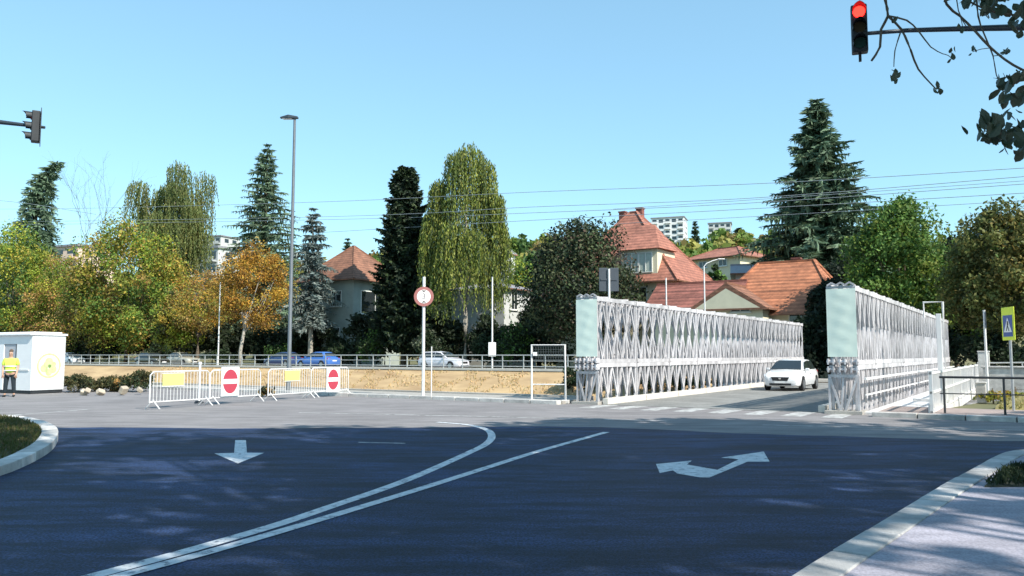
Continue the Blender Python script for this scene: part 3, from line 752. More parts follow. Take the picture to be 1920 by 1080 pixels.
kbox('ledge', -.03, 0.0, .15, 1.0, .95, 1.0, M_WSTEEL)
kbox('roof', -.12, w1 + .06, -.06, w2 + .06, kz - .098, kz - .02, M_WHITE, .02)
kbox('roof_cap', .1, w1 - .1, .1, w2 - .1, kz - .018, kz + .05, M_WHITE, .02)
for a_ in (w1 * .03, w1 * .97): kbox('corner_trim', a_ - .03, a_ + .03, -.012, -.001, .15, kz - .11, mat('trim_grey', (.52, .53, .54), .5))
kbox('base_trim', .05, w1 - .05, -.010, -.001, .145, .24, MATS['trim_grey'])
kbox('door_handle', .0, .029, 1.80, 1.83, 1.0, 1.16, M_STEELD)
# emblem on the sunlit face: ring, leaf-like centre and base arc
em = M_EM = mat('emblem_green', (.50, .66, .26), .6, 0, .25, 6)
em2 = mat('emblem_pale', (.70, .80, .56), .6, 0, .2, 5)
def disc_on_wall(nm, a_c, z_c, r0, r1, off, m, a0=0, a1=2 * math.pi, n=36):
    vs = []; fs_ = []
    for k in range(n + 1):
        an = a0 + (a1 - a0) * k / n
        for r in (r0, r1): vs.append(K(a_c + r * math.cos(an), -off, z_c + r * math.sin(an)))
    MB().add(vs, [(2 * k, 2 * k + 1, 2 * k + 3, 2 * k + 2) for k in range(n)]).build(nm, m, kio)
ec = kz * .46
disc_on_wall('emblem_disc', w1 * .52, ec, 0.001, .50, .003, em2)
disc_on_wall('emblem_ring', w1 * .52, ec, .44, .52, .005, em)
for k_, (da, dz_, rr_) in enumerate(((-.2, -.12, .16), (.16, -.15, .17), (0, .16, .17), (-.12, .05, .12), (.2, .06, .10), (0, -.28, .14))):
    disc_on_wall('emblem_leaf', w1 * .52 + da, ec + dz_, 0.001, rr_, .005 + .0012 * k_, em)
disc_on_wall('emblem_dot', w1 * .54, ec - .02, 0.001, .07, .014, mat('emblem_dark', (.16, .24, .08), .6))

# ------------------------------------------------------------------ person in a hi-vis vest
def person(p, rz):
    t = thing('person', 'person in pale yellow safety vest and dark trousers standing by the cabin', 'person', p, rz)
    def skin(nm, verts, edges, radii, m, levels=2, root=0):
        me = bpy.data.meshes.new(nm); me.from_pydata(verts, edges, []); me.update()
        o = link(nm, me, m, t)
        md = o.modifiers.new('skin', 'SKIN'); md.use_smooth_shade = True
        sv = me.skin_vertices[0].data
        for i, r in enumerate(radii): sv[i].radius = (r, r) if not hasattr(r, '__len__') else r; sv[i].use_root = (i == root)
        o.modifiers.new('sub', 'SUBSURF').levels = levels; o.modifiers['sub'].render_levels = levels
        return o
    V = [(0, 0, .95), (0, 0, 1.15), (0, .01, 1.35), (0, .01, 1.47), (0, -.005, 1.54), (0, -.015, 1.62), (0, -.01, 1.72)]
    E = [(0, 1), (1, 2), (2, 3), (3, 4), (4, 5), (5, 6)]
    Rr = [(.16, .11), (.15, .10), (.17, .11), (.07, .06), (.055, .055), (.085, .1), (.06, .07)]
    for s in (-1, 1):
        b = len(V)
        V += [(s * .19, .01, 1.42), (s * .25, .02, 1.14), (s * .23, -.10, .90), (s * .22, -.13, .82)]
        E += [(2, b), (b, b + 1), (b + 1, b + 2), (b + 2, b + 3)]; Rr += [.055, .045, .034, .036]
        for q, (dx, L) in enumerate(((-.028, .07), (-.010, .085), (.010, .08), (.028, .065))):
            f = len(V); V += [(s * .22 + dx, -.14, .775), (s * .22 + dx * 1.2, -.125, .775 - L * .6), (s * .22 + dx * 1.2, -.10, .775 - L)]
            E += [(b + 3, f), (f, f + 1), (f + 1, f + 2)]; Rr += [.011, .0095, .008]
        f = len(V); V += [(s * .22 - s * .04, -.155, .80), (s * .22 - s * .055, -.165, .755)]; E += [(b + 3, f), (f, f + 1)]; Rr += [.012, .010]
        b = len(V)
        V += [(s * .10, 0, .88), (s * .13, -.01, .5), (s * .15, .02, .09), (s * .16, -.10, .05), (s * .165, -.17, .045)]
        E += [(0, b), (b, b + 1), (b + 1, b + 2), (b + 2, b + 3), (b + 3, b + 4)]; Rr += [.085, .058, .04, .042, .03]
    skin('body', V, E, Rr, mat('skin', (.45, .27, .19), .6))
    # vest (short sleeves), trousers, shoes, hair
    V = [(0, 0, .86), (0, 0, 1.08), (0, .01, 1.33), (0, .01, 1.45)]; E = [(0, 1), (1, 2), (2, 3)]; Rr = [(.20, .145), (.19, .135), (.21, .145), (.10, .09)]
    for s in (-1, 1):
        b = len(V); V += [(s * .20, .01, 1.41), (s * .25, .02, 1.18)]; E += [(2, b), (b, b + 1)]; Rr += [.078, .072]
    skin('safety_vest', V, E, Rr, mat('vest_yellow', (.60, .82, .10), .7, 0, .1, 4))
    V = [(0, 0, .94)]; E = []; Rr = [(.175, .125)]
    for s in (-1, 1):
        b = len(V); V += [(s * .10, 0, .82), (s * .13, -.01, .5), (s * .15, .02, .12)]; E += [(0, b), (b, b + 1), (b + 1, b + 2)]; Rr += [.105, .082, .07]
    skin('trousers', V, E, Rr, mat('dark_cloth', (.012, .022, .03), .9))
    skin('hair', [(0, .02, 1.70), (0, .0, 1.765), (0, -.03, 1.77)], [(0, 1), (1, 2)], [.095, .075, .05], mat('hair_brown', (.09, .06, .04), .8))
    for s in (-1, 1):
        skin('shoe', [(s * .15, .04, .05), (s * .16, -.10, .045), (s * .165, -.19, .04)], [(0, 1), (1, 2)], [.055, .052, .04], M_BLACK, 1)
        MB().tube([(s * .03, -.108, 1.645), (s * .03, -.115, 1.645)], .011, 8).build('eye', M_BLACK, t)
    for z in (1.0, 1.16):
        pts = [(math.cos(a) * .215, math.sin(a) * .155 + .005, z) for a in [2 * math.pi * k / 24 for k in range(25)]]
        MB().tube(pts, .02, 6).build('reflective_band', mat('reflective', (.75, .76, .76), .3), t)
pp = G(17, 744); person(pp, math.atan2(-pp.x, pp.y) * -1 * 0 + math.atan2(pp.x, -pp.y) * 0 - R(-20))

# ------------------------------------------------------------------ cars
def car(name, label, p, heading, paint, z0=0.0, estate=False, group=None):
    """heading: world direction the car faces"""
    t = thing(name, label, 'car', (p[0], p[1], z0), math.atan2(heading.y, heading.x), group)
    st = [(2.16, .34, .56, .55), (2.10, .24, .68, .72), (1.95, .20, .76, .82), (1.6, .19, .84, .87), (1.1, .19, .92, .89), (.5, .19, .96, .895), (-.6, .19, .98, .895), (-1.3, .19, .99, .885), (-1.8, .2, .98, .86), (-2.03, .25, .93, .80), (-2.1, .36, .82, .70)]
    prof = [(0, 0), (.82, 0), (.95, .10), (1.0, .32), (.995, .55), (.965, .80), (.90, .95), (.72, 1.0), (0, 1.03)]
    vs = []; fs_ = []; n = 2 * len(prof) - 2
    for x, zl, zh, hw in st:
        ring = [(x, -hw * a, zl + (zh - zl) * b) for a, b in prof] + [(x, hw * a, zl + (zh - zl) * b) for a, b in prof[-2:0:-1]]
        vs += ring
    for i in range(len(st) - 1):
        for k in range(n):
            k2 = (k + 1) % n; fs_.append((i * n + k, (i + 1) * n + k, (i + 1) * n + k2, i * n + k2))
    fs_.append(tuple(range(n))); fs_.append(tuple((len(st) - 1) * n + k for k in range(n - 1, -1, -1)))
    MB().add(vs, fs_).build('body', paint, t, smooth=True, angle=35)
    back = -2.0 if estate else -1.72
    cs = [(1.02, .93, .78), (.22, 1.37, .63), (-.25, 1.455, .61), (-1.1 if not estate else -1.5, 1.44, .60), (-1.35 if not estate else -1.75, 1.34, .60), (back, .97, .72)]
    vs = []; fs_ = []
    for x, zt, hr in cs:
        hb = .80
        vs += [(x, -hb, .93), (x, -hr, zt - .05), (x, -hr * .86, zt), (x, 0, zt + .025), (x, hr * .86, zt), (x, hr, zt - .05), (x, hb, .93)]
    for i in range(len(cs) - 1):
        for k in range(6): fs_.append((i * 7 + k, (i + 1) * 7 + k, (i + 1) * 7 + k + 1, i * 7 + k + 1))
    MB().add(vs, fs_).build('cabin', paint, t, smooth=True, angle=30)
    def quad(nm, pts, m, off=.008, parent=t):
        pts = [Vector(q) for q in pts]; c = sum(pts, Vector()) / len(pts); nr = (pts[1] - pts[0]).cross(pts[2] - pts[0]).normalized()
        if nr.dot(c - Vector((-.4, 0, .9))) < 0: nr = -nr
        a = [q + nr * off for q in pts]; b = [q - nr * .01 for q in pts]; k = len(pts)
        return MB().add(a + b, [tuple(range(k)), tuple(range(2 * k - 1, k - 1, -1))] + [(i, (i + 1) % k, k + (i + 1) % k, k + i) for i in range(k)]).build(nm, m, parent)
    def lerp(a, b, s): return a + (b - a) * s
    # windscreen on the plane of the first cabin bay
    x0, z0_, x1, z1_ = 1.02, .95, .22, 1.385
    quad('windscreen', [(lerp(x0, x1, .06), -.70, lerp(z0_, z1_, .06)), (lerp(x0, x1, .06), .70, lerp(z0_, z1_, .06)), (lerp(x0, x1, .97), .54, lerp(z0_, z1_, .97)), (lerp(x0, x1, .97), -.54, lerp(z0_, z1_, .97))], M_GLASS, .03)
    xa, za = cs[4][0], cs[4][1]
    quad('rear_window', [(lerp(xa, back, .08), -.52, lerp(za, .98, .05)), (lerp(xa, back, .08), .52, lerp(za, .98, .05)), (lerp(xa, back, .8), .6, lerp(za, .98, .8)), (lerp(xa, back, .8), -.6, lerp(za, .98, .8))], M_GLASS, .04)
    for s in (-1, 1):
        def side(x, z):                                  # on the slanted cabin side
            f = (z - .93) / (1.40 - .93); return (x, s * (.80 - f * .185), z)
        quad('side_window', [side(.80, .98), side(-.28, .98), side(-.28, 1.375), side(.22, 1.33)], M_GLASS, .03)
        r1 = -1.32 if not estate else -1.72
        quad('side_window', [side(-.36, .98), side(r1 - .12, .98), side(r1 + .16, 1.35), side(-.36, 1.375)], M_GLASS, .03)
        for x in (1.33, -1.30):
            wl = bpy.data.objects.new('wheel', None); COL.objects.link(wl); wl.parent = t; wl.location = (x, s * .80, .315)
            MB().tube([(0, -.10, 0), (0, -.085, 0), (0, .085, 0), (0, .10, 0)], [.285, .315, .315, .285], 24).build('tyre', mat('tyre', (.015, .015, .016), .85), wl, smooth=True)
            MB().tube([(0, s * .095, 0), (0, s * .108, 0)], .20, 16).build('rim', mat('alloy', (.45, .46, .48), .3, .8), wl)
            pts = [(x + .375 * math.cos(a), s * .885, .315 + .375 * math.sin(a)) for a in [math.pi * k / 14 for k in range(15)]]
            pts2 = [(a, s * .60, c) for a, b, c in pts]
            MB().add(pts + pts2, [tuple(range(15)), tuple(range(29, 14, -1))] + [(i, i + 1, 16 + i, 15 + i) for i in range(14)]).build('wheel_arch', M_BLACK, t)
        quad('headlight', [(2.06, s * .42, .60), (1.98, s * .77, .62), (1.86, s * .82, .74), (2.0, s * .48, .72)], mat('headlight', (.62, .66, .70), .1, 0, .05, 5, spec=.9), .035)
        quad('tail_light', [(-2.06, s * .5, .76), (-1.98, s * .78, .76), (-1.96, s * .78, .92), (-2.03, s * .5, .92)], mat('tail_light', (.32, .012, .012), .2), .04)
        MB().box((.72, s * .93, .98), (.12, .18, .12)).build('mirror', paint, t, bevel=.03)
        MB().box((-.1, s * .905, .80), (.16, .02, .03)).build('door_handle', paint, t)
    MB().add([(2.175, -.42, .64), (2.175, .42, .64), (2.185, .34, .47), (2.185, -.34, .47), (2.05, -.42, .64), (2.05, .42, .64), (2.05, .34, .47), (2.05, -.34, .47)], [(0, 1, 2, 3), (4, 7, 6, 5), (0, 4, 5, 1), (1, 5, 6, 2), (2, 6, 7, 3), (3, 7, 4, 0)]).build('grille', M_BLACK, t)
    MB().box((2.19, 0, .575), (.012, .11, .07)).build('badge', mat('chrome', (.7, .7, .72), .15, .9), t)
    MB().box((2.12, 0, .31), (.10, 1.0, .09)).build('lower_grille', M_BLACK, t)
    MB().box((2.195, 0, .41), (.012, .50, .10)).build('number_plate', M_SWHITE, t)
    MB().box((-2.10, 0, .66), (.03, .50, .11)).build('number_plate', M_SWHITE, t)
    return t
P_W = mat('white_car_paint', (.78, .79, .80), .25, 0, .01, 2, coat=.6)
P_S = mat('silver_white_paint', (.66, .65, .70), .28, .1, .01, 2, coat=.6)
P_B = mat('blue_car_paint', (.06, .17, .50), .28, .1, .01, 2, coat=.6)
P_D = mat('dark_green_paint', (.035, .035, .022), .25, .1, .01, 2, coat=.6)
P_L = mat('beige_car_paint', (.42, .40, .33), .3, .1, .01, 2, coat=.6)
pc = G(1462, 734)
cu, cv = toUV(pc)
car('white_car', 'white hatchback driving over the bridge towards the viewer', UV(cu, cv + 2.1), (-EV).normalized(), P_W, 0.013).scale = (.93, .93, .95)
def far_car(px, v, zy, head, paint, nm, lab, estate=False):
    p = on_v(px, v); u, vv = toUV(p)
    car(nm, lab, p, head, paint, zfar(u, vv) + .005, estate)
far_car(832, 29.0, 0, EU, P_S, 'parked_car', 'silver white estate car on the far street below the willow', True)
far_car(598, 29.0, 0, -EU, P_B, 'parked_car', 'blue car on the far street behind the barriers')
far_car(533, 32.0, 0, -EU, mat('navy_paint', (.03, .06, .16), .3, .1, .01, 2, coat=.6), 'parked_car', 'navy car half hidden behind the street lamp pole')
far_car(288, 29.0, 0, EU, P_D, 'parked_car', 'dark green hatchback on the far street under the yellow tree')
far_car(345, 32.2, 0, EU, P_L, 'parked_car', 'beige car behind the dark green hatchback')
far_car(135, 31, 0, EU, P_W, 'parked_car', 'white car showing beside the guard cabin')

# ------------------------------------------------------------------ houses
def house(name, label, p, rz, wx, wy, z0, ze, zr_, hip, wallm, roofm, windows, oh=.5, ridge_axis='x', chimneys=(), cat='house'):
    """local box wx (x) by wy (y) centred on p; -y is the side towards the river; windows: (face, centre along, z0, w, h)"""
    t = thing(name, label, cat, (p[0], p[1], z0), rz)
    hx, hy = wx / 2, wy / 2; ze_, zt = ze - z0, zr_ - z0
    MB().b(-hx, hx, -hy, hy, -1.0, ze_ - .02).build('wall', wallm, t)
    a, b_ = hx + oh, hy + oh
    if hip:
        if ridge_axis == 'x': r0, r1 = (-max(.15, a - b_ * hip), 0), (max(.15, a - b_ * hip), 0)
        else: r0, r1 = (0, -max(.15, b_ - a * hip)), (0, max(.15, b_ - a * hip))
        vs = [(-a, -b_, ze_), (a, -b_, ze_), (a, b_, ze_), (-a, b_, ze_), (r0[0], r0[1], zt), (r1[0], r1[1], zt)]
        if ridge_axis == 'x': fs_ = [(0, 1, 5, 4), (1, 2, 5), (2, 3, 4, 5), (3, 0, 4), (3, 2, 1, 0)]
        else: fs_ = [(0, 1, 4), (1, 2, 5, 4), (2, 3, 5), (3, 0, 4, 5), (3, 2, 1, 0)]
    else:
        if ridge_axis == 'x': vs = [(-a, -b_, ze_), (a, -b_, ze_), (a, b_, ze_), (-a, b_, ze_), (-a, 0, zt), (a, 0, zt)]; fs_ = [(0, 1, 5, 4), (2, 3, 4, 5), (3, 2, 1, 0), (1, 2, 5), (3, 0, 4)]
        else: vs = [(-a, -b_, ze_), (a, -b_, ze_), (a, b_, ze_), (-a, b_, ze_), (0, -b_, zt), (0, b_, zt)]; fs_ = [(1, 2, 5, 4), (3, 0, 4, 5), (3, 2, 1, 0), (0, 1, 4), (2, 3, 5)]
        # gable walls
        if ridge_axis == 'y':
            for s in (-1, 1): MB().add([(-hx, s * (hy + oh + .01), ze_ - .0), (hx, s * (hy + oh + .01), ze_), (0, s * (hy + oh + .01), ze_ + (zt - ze_) * hx / a - .12)], [(0, 1, 2) if s < 0 else (2, 1, 0)]).build('gable', wallm, t)
        else:
            for s in (-1, 1): MB().add([(s * (hx + oh + .01), -hy, ze_), (s * (hx + oh + .01), hy, ze_), (s * (hx + oh + .01), 0, ze_ + (zt - ze_) * hy / b_ - .12)], [(0, 1, 2) if s > 0 else (2, 1, 0)]).build('gable', wallm, t)
    rf = MB().add(vs, fs_).build('roof', roofm, t)
    rd = MB(); 
    segs = [(4, 5)] if not hip else [(4, 5)] + ([(0, 4), (3, 4), (1, 5), (2, 5)] if ridge_axis == 'x' else [(0, 4), (1, 4), (2, 5), (3, 5)])
    for i, j in segs: rd.bar(Vector(vs[i]) + Vector((0, 0, .03)), Vector(vs[j]) + Vector((0, 0, .03)), .22, .14)
    rd.build('ridge_tiles', roofm, rf)
    gt = MB(); gt.b(-a, a, -b_ - .1, -b_, ze_ - .09, ze_ + .03).b(a, a + .1, -b_, b_, ze_ - .09, ze_ + .03)
    gt.build('gutter', M_ROOFB, rf)
    for cx, cy, ch, cw in chimneys:
        c = MB().b(cx - cw / 2, cx + cw / 2, cy - cw / 2, cy + cw / 2, ze_, zt + ch).b(cx - cw / 2 - .06, cx + cw / 2 + .06, cy - cw / 2 - .06, cy + cw / 2 + .06, zt + ch + .002, zt + ch + .12)
        c.build('chimney', M_ROOFM, rf)
    for face, c, zz, ww, hh in windows:
        def FB(x0, x1, d0, d1, z0_, z1_):
            if face == 'f': return MB().b(c + x0, c + x1, -hy - d1, -hy - d0, z0_, z1_)
            if face == 'r': return MB().b(hx + d0, hx + d1, c + x0, c + x1, z0_, z1_)
        z_ = zz - z0
        wn = FB(-ww / 2, ww / 2, .0, .03, z_, z_ + hh).build('window', M_GLASS, t)
        f = MB()
        for (x0, x1, q0, q1) in ((-ww / 2 - .08, -ww / 2, -.08, hh + .08), (ww / 2, ww / 2 + .08, -.08, hh + .08), (-ww / 2, ww / 2, -.08, 0), (-ww / 2, ww / 2, hh, hh + .08), (-.035, .035, 0, hh)):
            k = FB(x0, x1, .0, .06, z_ + q0, z_ + q1); f.add(k.v, k.f)
        f.build('frame', M_FRAME, wn)
        k = FB(-ww / 2 - .15, ww / 2 + .15, .0, .16, z_ - .16, z_ - .09); k.build('sill', M_FRAME, wn)
    return t
W_GRN = mat('grey_green_render', (.30, .34, .31), .9, 0, .1, 1, .2, 20)
W_CRM = mat('cream_render', (.66, .60, .44), .9, 0, .08, 1, .2, 20)
W_PNK = mat('peach_render', (.66, .50, .40), .9, 0, .08, 1, .2, 20)
W_WHT = mat('white_render', (.72, .72, .72), .9, 0, .06, 1, .2, 20)
W_GRY = mat('grey_render', (.48, .49, .48), .9, 0, .08, 1, .2, 20)
def house_px(px, v): 
    p = on_v(px, v); return p
# left house: its corner towards the viewer at column 661
c0 = on_v(662, 40); Yh = c0.y
wx, wy = 7.6, 7.6
pc_ = c0 + EU * (-wx / 2) + EV * (wy / 2)
ze = at(662, 524, Yh).z; ztop = at(660, 462, pc_.y).z
hz = zfar(*toUV(pc_)) 
hl = house('town_house', 'grey green two storey house with brown hipped roof left of the dark conifer', pc_, UVROT, wx, wy, hz, ze, ztop, 1.0, W_GRN, M_ROOFB,
      [('f', 1.2, at(630, 572, Yh).z, 1.5, 1.6), ('f', 1.2, at(628, 640, Yh).z, 1.2, 1.5), ('f', -2, at(628, 640, Yh).z, 1.2, 1.5), ('r', -.4, at(685, 586, Yh).z, 4.4, 2.4), ('r', -.6, at(685, 645, Yh).z, 3.2, 1.7)], oh=.9)
bz = at(685, 594, Yh).z - hz
MB().b(wx / 2, wx / 2 + 1.3, -wy / 2 + .3, 3.2, bz - .25, bz).build('balcony_slab', W_GRN, hl)
MB().b(wx / 2 + 1.22, wx / 2 + 1.27, -wy / 2 + .3, 3.2, bz + .85, bz + .92).b(wx / 2 + 1.22, wx / 2 + 1.27, -wy / 2 + .3, 3.2, bz + .45, bz + .49).build('balcony_rail', M_STEELD, hl)
# small grey house behind the willow
c0 = on_v(945, 42); pc_ = c0 + EU * (-3.2) + EV * 3
hz = zfar(*toUV(pc_))
house('town_house', 'narrow grey house with dark window right of the willow', pc_, UVROT, 6.4, 6, hz, at(945, 540, c0.y).z, at(945, 522, c0.y).z, 1.0, W_GRY, M_ROOFG,
      [('f', 1.6, at(930, 578, c0.y).z, 1.0, 1.7), ('r', -1.2, at(950, 578, c0.y).z, 1.0, 1.7)], oh=.4)
p = on_v(946, 60); hz = zfar(*toUV(p))
house('hill_house', 'pale bluish tower like house top behind the willow', p, UVROT, 1.9, 1.9, hz, at(946, 478, p.y).z, at(946, 463, p.y).z, 1.0, W_WHT, M_ROOFG, [('f', 0, at(946, 500, p.y).z, .5, .5)], oh=.2)
# big red roofed house
c0 = on_v(1232, 41); Yb = c0.y; wx, wy = 11.5, 9.5
pc_ = on_v(1190, 41 + wy / 2); hz = zfar(*toUV(pc_)) - .3
ze = at(1230, 528, Yb).z; zt2 = at(1165, 398, pc_.y).z
hb = house('villa', 'cream villa with tall red tiled roof and dormer behind the left truss', pc_, UVROT, wx, wy, hz, ze, zt2, 1.12, W_CRM, M_ROOF,
      [('f', 2.6, at(1225, 575, Yb).z, 1.4, 1.7), ('f', -1.5, at(1225, 575, Yb).z, 1.4, 1.7), ('r', 0, at(1225, 575, Yb).z, 1.4, 1.7)], oh=.7, chimneys=((.3, .9, .4, .6), (-1.2, .3, .1, .6)))
# dormer on the river side of the roof
dz0 = at(1230, 512, Yb).z - hz; dz1 = at(1230, 466, Yb).z - hz
dx0 = 1.0; dx1 = 4.4; dy = -wy / 2 - .15
MB().b(dx0, dx1, dy, dy + 4, dz0 - .6, dz1).build('dormer_wall', W_CRM, hb)
MB().add([(dx0 - .35, dy - .35, dz1), (dx1 + .35, dy - .35, dz1), (dx1 + .35, dy + 4.2, dz1 + .1), (dx0 - .35, dy + 4.2, dz1 + .1), (dx0 + .9, dy + 2.4, dz1 + 2.5), (dx1 - 1.2, dy + 2.4, dz1 + 2.5)], [(0, 1, 5, 4), (1, 2, 5), (2, 3, 4, 5), (3, 0, 4), (3, 2, 1, 0)]).build('dormer_roof', M_ROOF, hb)
for k in range(2):
    xa = dx0 + .45 + k * 1.3
    wn = MB().b(xa, xa + 1.15, dy - .04, dy, dz0 + .15, dz1 - .35).build('window', mat('curtained_glass', (.50, .56, .50), .2), hb)
    f = MB()
    for (a, b_, c_, d_) in ((xa - .07, xa, dz0 + .08, dz1 - .28), (xa + 1.15, xa + 1.22, dz0 + .08, dz1 - .28), (xa, xa + 1.15, dz0 + .08, dz0 + .15), (xa, xa + 1.15, dz1 - .35, dz1 - .28), (xa + .55, xa + .61, dz0 + .15, dz1 - .35)): f.b(a, b_, dy - .09, dy - .0, c_, d_)
    f.build('frame', M_FRAME, wn)
# low maroon wing and gabled cottage
c0 = on_v(1290, 36); pc_ = c0 + EV * 3; hz = zfar(*toUV(pc_)) - .3
house('cottage', 'low house with maroon tiled roof next to the villa', pc_, UVROT, 6.5, 5, hz, at(1290, 577, c0.y).z, at(1290, 530, pc_.y).z, 0, W_CRM, M_ROOFM, [('f', 1, at(1290, 600, c0.y).z, 1.2, 1.0)], oh=.5)
c0 = on_v(1365, 34.2); pc_ = c0 + EV * 3.6; hz = zfar(*toUV(pc_)) - .3
house('cottage', 'cream gabled cottage with dark eaves above the bridge truss', pc_, UVROT, 5.0, 7, hz, at(1365, 580, c0.y).z, at(1357, 531, c0.y).z, 0, W_CRM, M_ROOFB, [('f', .9, at(1383, 584, c0.y).z, 1.3, .7)], oh=.45, ridge_axis='y')
c0 = on_v(1447, 36.5); pc_ = c0 + EV * 4.5; hz = zfar(*toUV(pc_)) - .3
house('bungalow', 'long house with bright orange tiled hipped roof beside the tall spruce', pc_, UVROT, 8.6, 9, hz, at(1465, 590, c0.y).z, at(1480, 491, pc_.y).z, .55, W_CRM, M_ROOFO, [('f', -2, at(1440, 615, c0.y).z, 1.4, 1.2), ('f', 2.0, at(1440, 615, c0.y).z, 1.4, 1.2)], oh=.7, chimneys=((.6, 0.9, .25, .6),))
c0 = on_v(1425, 58); hz = zfar(*toUV(c0)) - .3
house('hill_house', 'house with grey blue roof behind the orange roof', c0, UVROT + .3, 4.5, 6, hz, at(1425, 518, c0.y).z, at(1425, 496, c0.y).z, 0, W_GRY, M_ROOFG, [], oh=.5)
c0 = on_v(1368, 78); hz = zfar(*toUV(c0)) - .5
house('hill_house', 'cream hillside house with pale red roof between villa and spruce', c0, UVROT - .3, 8, 6.5, hz, at(1368, 488, c0.y).z, at(1368, 465, c0.y).z, .8, W_CRM, M_ROOF, [('f', -1.5, at(1368, 503, c0.y).z, 1.1, .7), ('f', 1.5, at(1368, 503, c0.y).z, 1.1, .7)], oh=.6)

# apartment blocks on the hill and to the left
def block(name, label, px, Y, y_top, w_, d_, storeys, wallm, rz=0, sh=2.9, flat=True, cols=5):
    top_ = at(px, y_top, Y); z1 = top_.z; z0 = z1 - storeys * sh
    t = thing(name, label, 'apartment block', (top_.x, Y, z0), rz)
    MB().b(-w_ / 2, w_ / 2, -d_ / 2, d_ / 2, -8, storeys * sh).build('wall', wallm, t)
    MB().b(-w_ / 2 - .4, w_ / 2 + .4, -d_ / 2 - .4, d_ / 2 + .4, storeys * sh + .003, storeys * sh + .45).build('roof', M_ROOFG, t)
    bay = w_ / cols
    gl = MB().b(-bay * .32, bay * .32, -d_ / 2 - .06, -d_ / 2 - .0, .7, 2.2).mesh('window')
    bl = MB().b(-bay * .46, bay * .46, -d_ / 2 - 1.2, -d_ / 2, 0, .18).b(-bay * .46, bay * .46, -d_ / 2 - 1.2, -d_ / 2 - 1.1, .181, 1.0).mesh('balcony')
    for s in range(storeys):
        for c in range(cols):
            x = -w_ / 2 + (c + .5) * bay
            link('window', gl, M_GLASS, t, (x, 0, s * sh))
            if c % 2 == 0: link('balcony', bl, wallm, t, (x, 0, s * sh))
        rw = MB().b(w_ / 2, w_ / 2 + .06, -d_ * .3, -d_ * .1, s * sh + .8, s * sh + 2.2).build('window', M_GLASS, t)
        rw = MB().b(w_ / 2, w_ / 2 + .06, d_ * .1, d_ * .3, s * sh + .8, s * sh + 2.2).build('window', M_GLASS, t)
    return t
block('apartment_block', 'white apartment block on the hill above the villa roof', 1255, 400, 412, 16, 12, 4, W_WHT, -.35)
block('apartment_block', 'small pale apartment block on the skyline right of the white one', 1350, 440, 421, 12, 10, 4, W_GRY, -.3, cols=4)
block('apartment_block', 'grey flat roofed block between weeping birch and spruce', 395, 175, 474, 16, 10, 5, W_GRY, -.5, cols=5)
block('apartment_block', 'peach apartment block seen through the orange trees at left', 125, 190, 470, 20, 10, 5, W_PNK, -.4, cols=5)
block('apartment_block', 'distant white block above the grey one near the spruce', 405, 300, 448, 14, 10, 4, W_GRY, -.4, cols=5)

# ------------------------------------------------------------------ foliage
def leaf_object(name, P, A, B, C, m, parent=None):
    """P centres, A half-length vectors, B half-width vectors, C colours: one diamond-ish quad each"""
    n = len(P); V = np.empty((n, 4, 3), np.float32)
    V[:, 0] = P - A; V[:, 1] = P + B * 1.0 - A * .1; V[:, 2] = P + A; V[:, 3] = P - B - A * .1
    me = bpy.data.meshes.new(name); me.vertices.add(4 * n); me.loops.add(4 * n); me.polygons.add(n)
    me.vertices.foreach_set('co', V.reshape(-1))
    me.loops.foreach_set('vertex_index', np.arange(4 * n, dtype=np.int32))
    me.polygons.foreach_set('loop_start', np.arange(0, 4 * n, 4, dtype=np.int32))
    me.update()
    at_ = me.color_attributes.new('col', 'FLOAT_COLOR', 'POINT')
    cc = np.ones((n, 4, 4), np.float32); cc[:, :, :3] = C[:, None, :]
    at_.data.foreach_set('color', cc.reshape(-1))
    return link(name, me, m, parent)
def unit(a): return a / np.maximum(1e-6, np.linalg.norm(a, axis=-1, keepdims=True))
def rand_leaf(P, size, C, out=None, aspect=.6):
    n = len(P); N = unit(rng.normal(size=(n, 3)) + (0 if out is None else out * 1.0))
    T = unit(np.cross(N, rng.normal(size=(n, 3)))); Bn = np.cross(N, T)
    s = size * rng.uniform(.6, 1.35, (n, 1))
    return P, T * s, Bn * s * aspect, C
def palette(n, cols, clump=None, jitter=.18):
    cols = np.array(cols, np.float32); k = rng.integers(0, len(cols), n) if clump is None else clump
    c = cols[k % len(cols)] * rng.uniform(1 - jitter, 1 + jitter, (n, 1)) * rng.uniform(.93, 1.07, (n, 3))
    return np.clip(c, 0, 1).astype(np.float32)

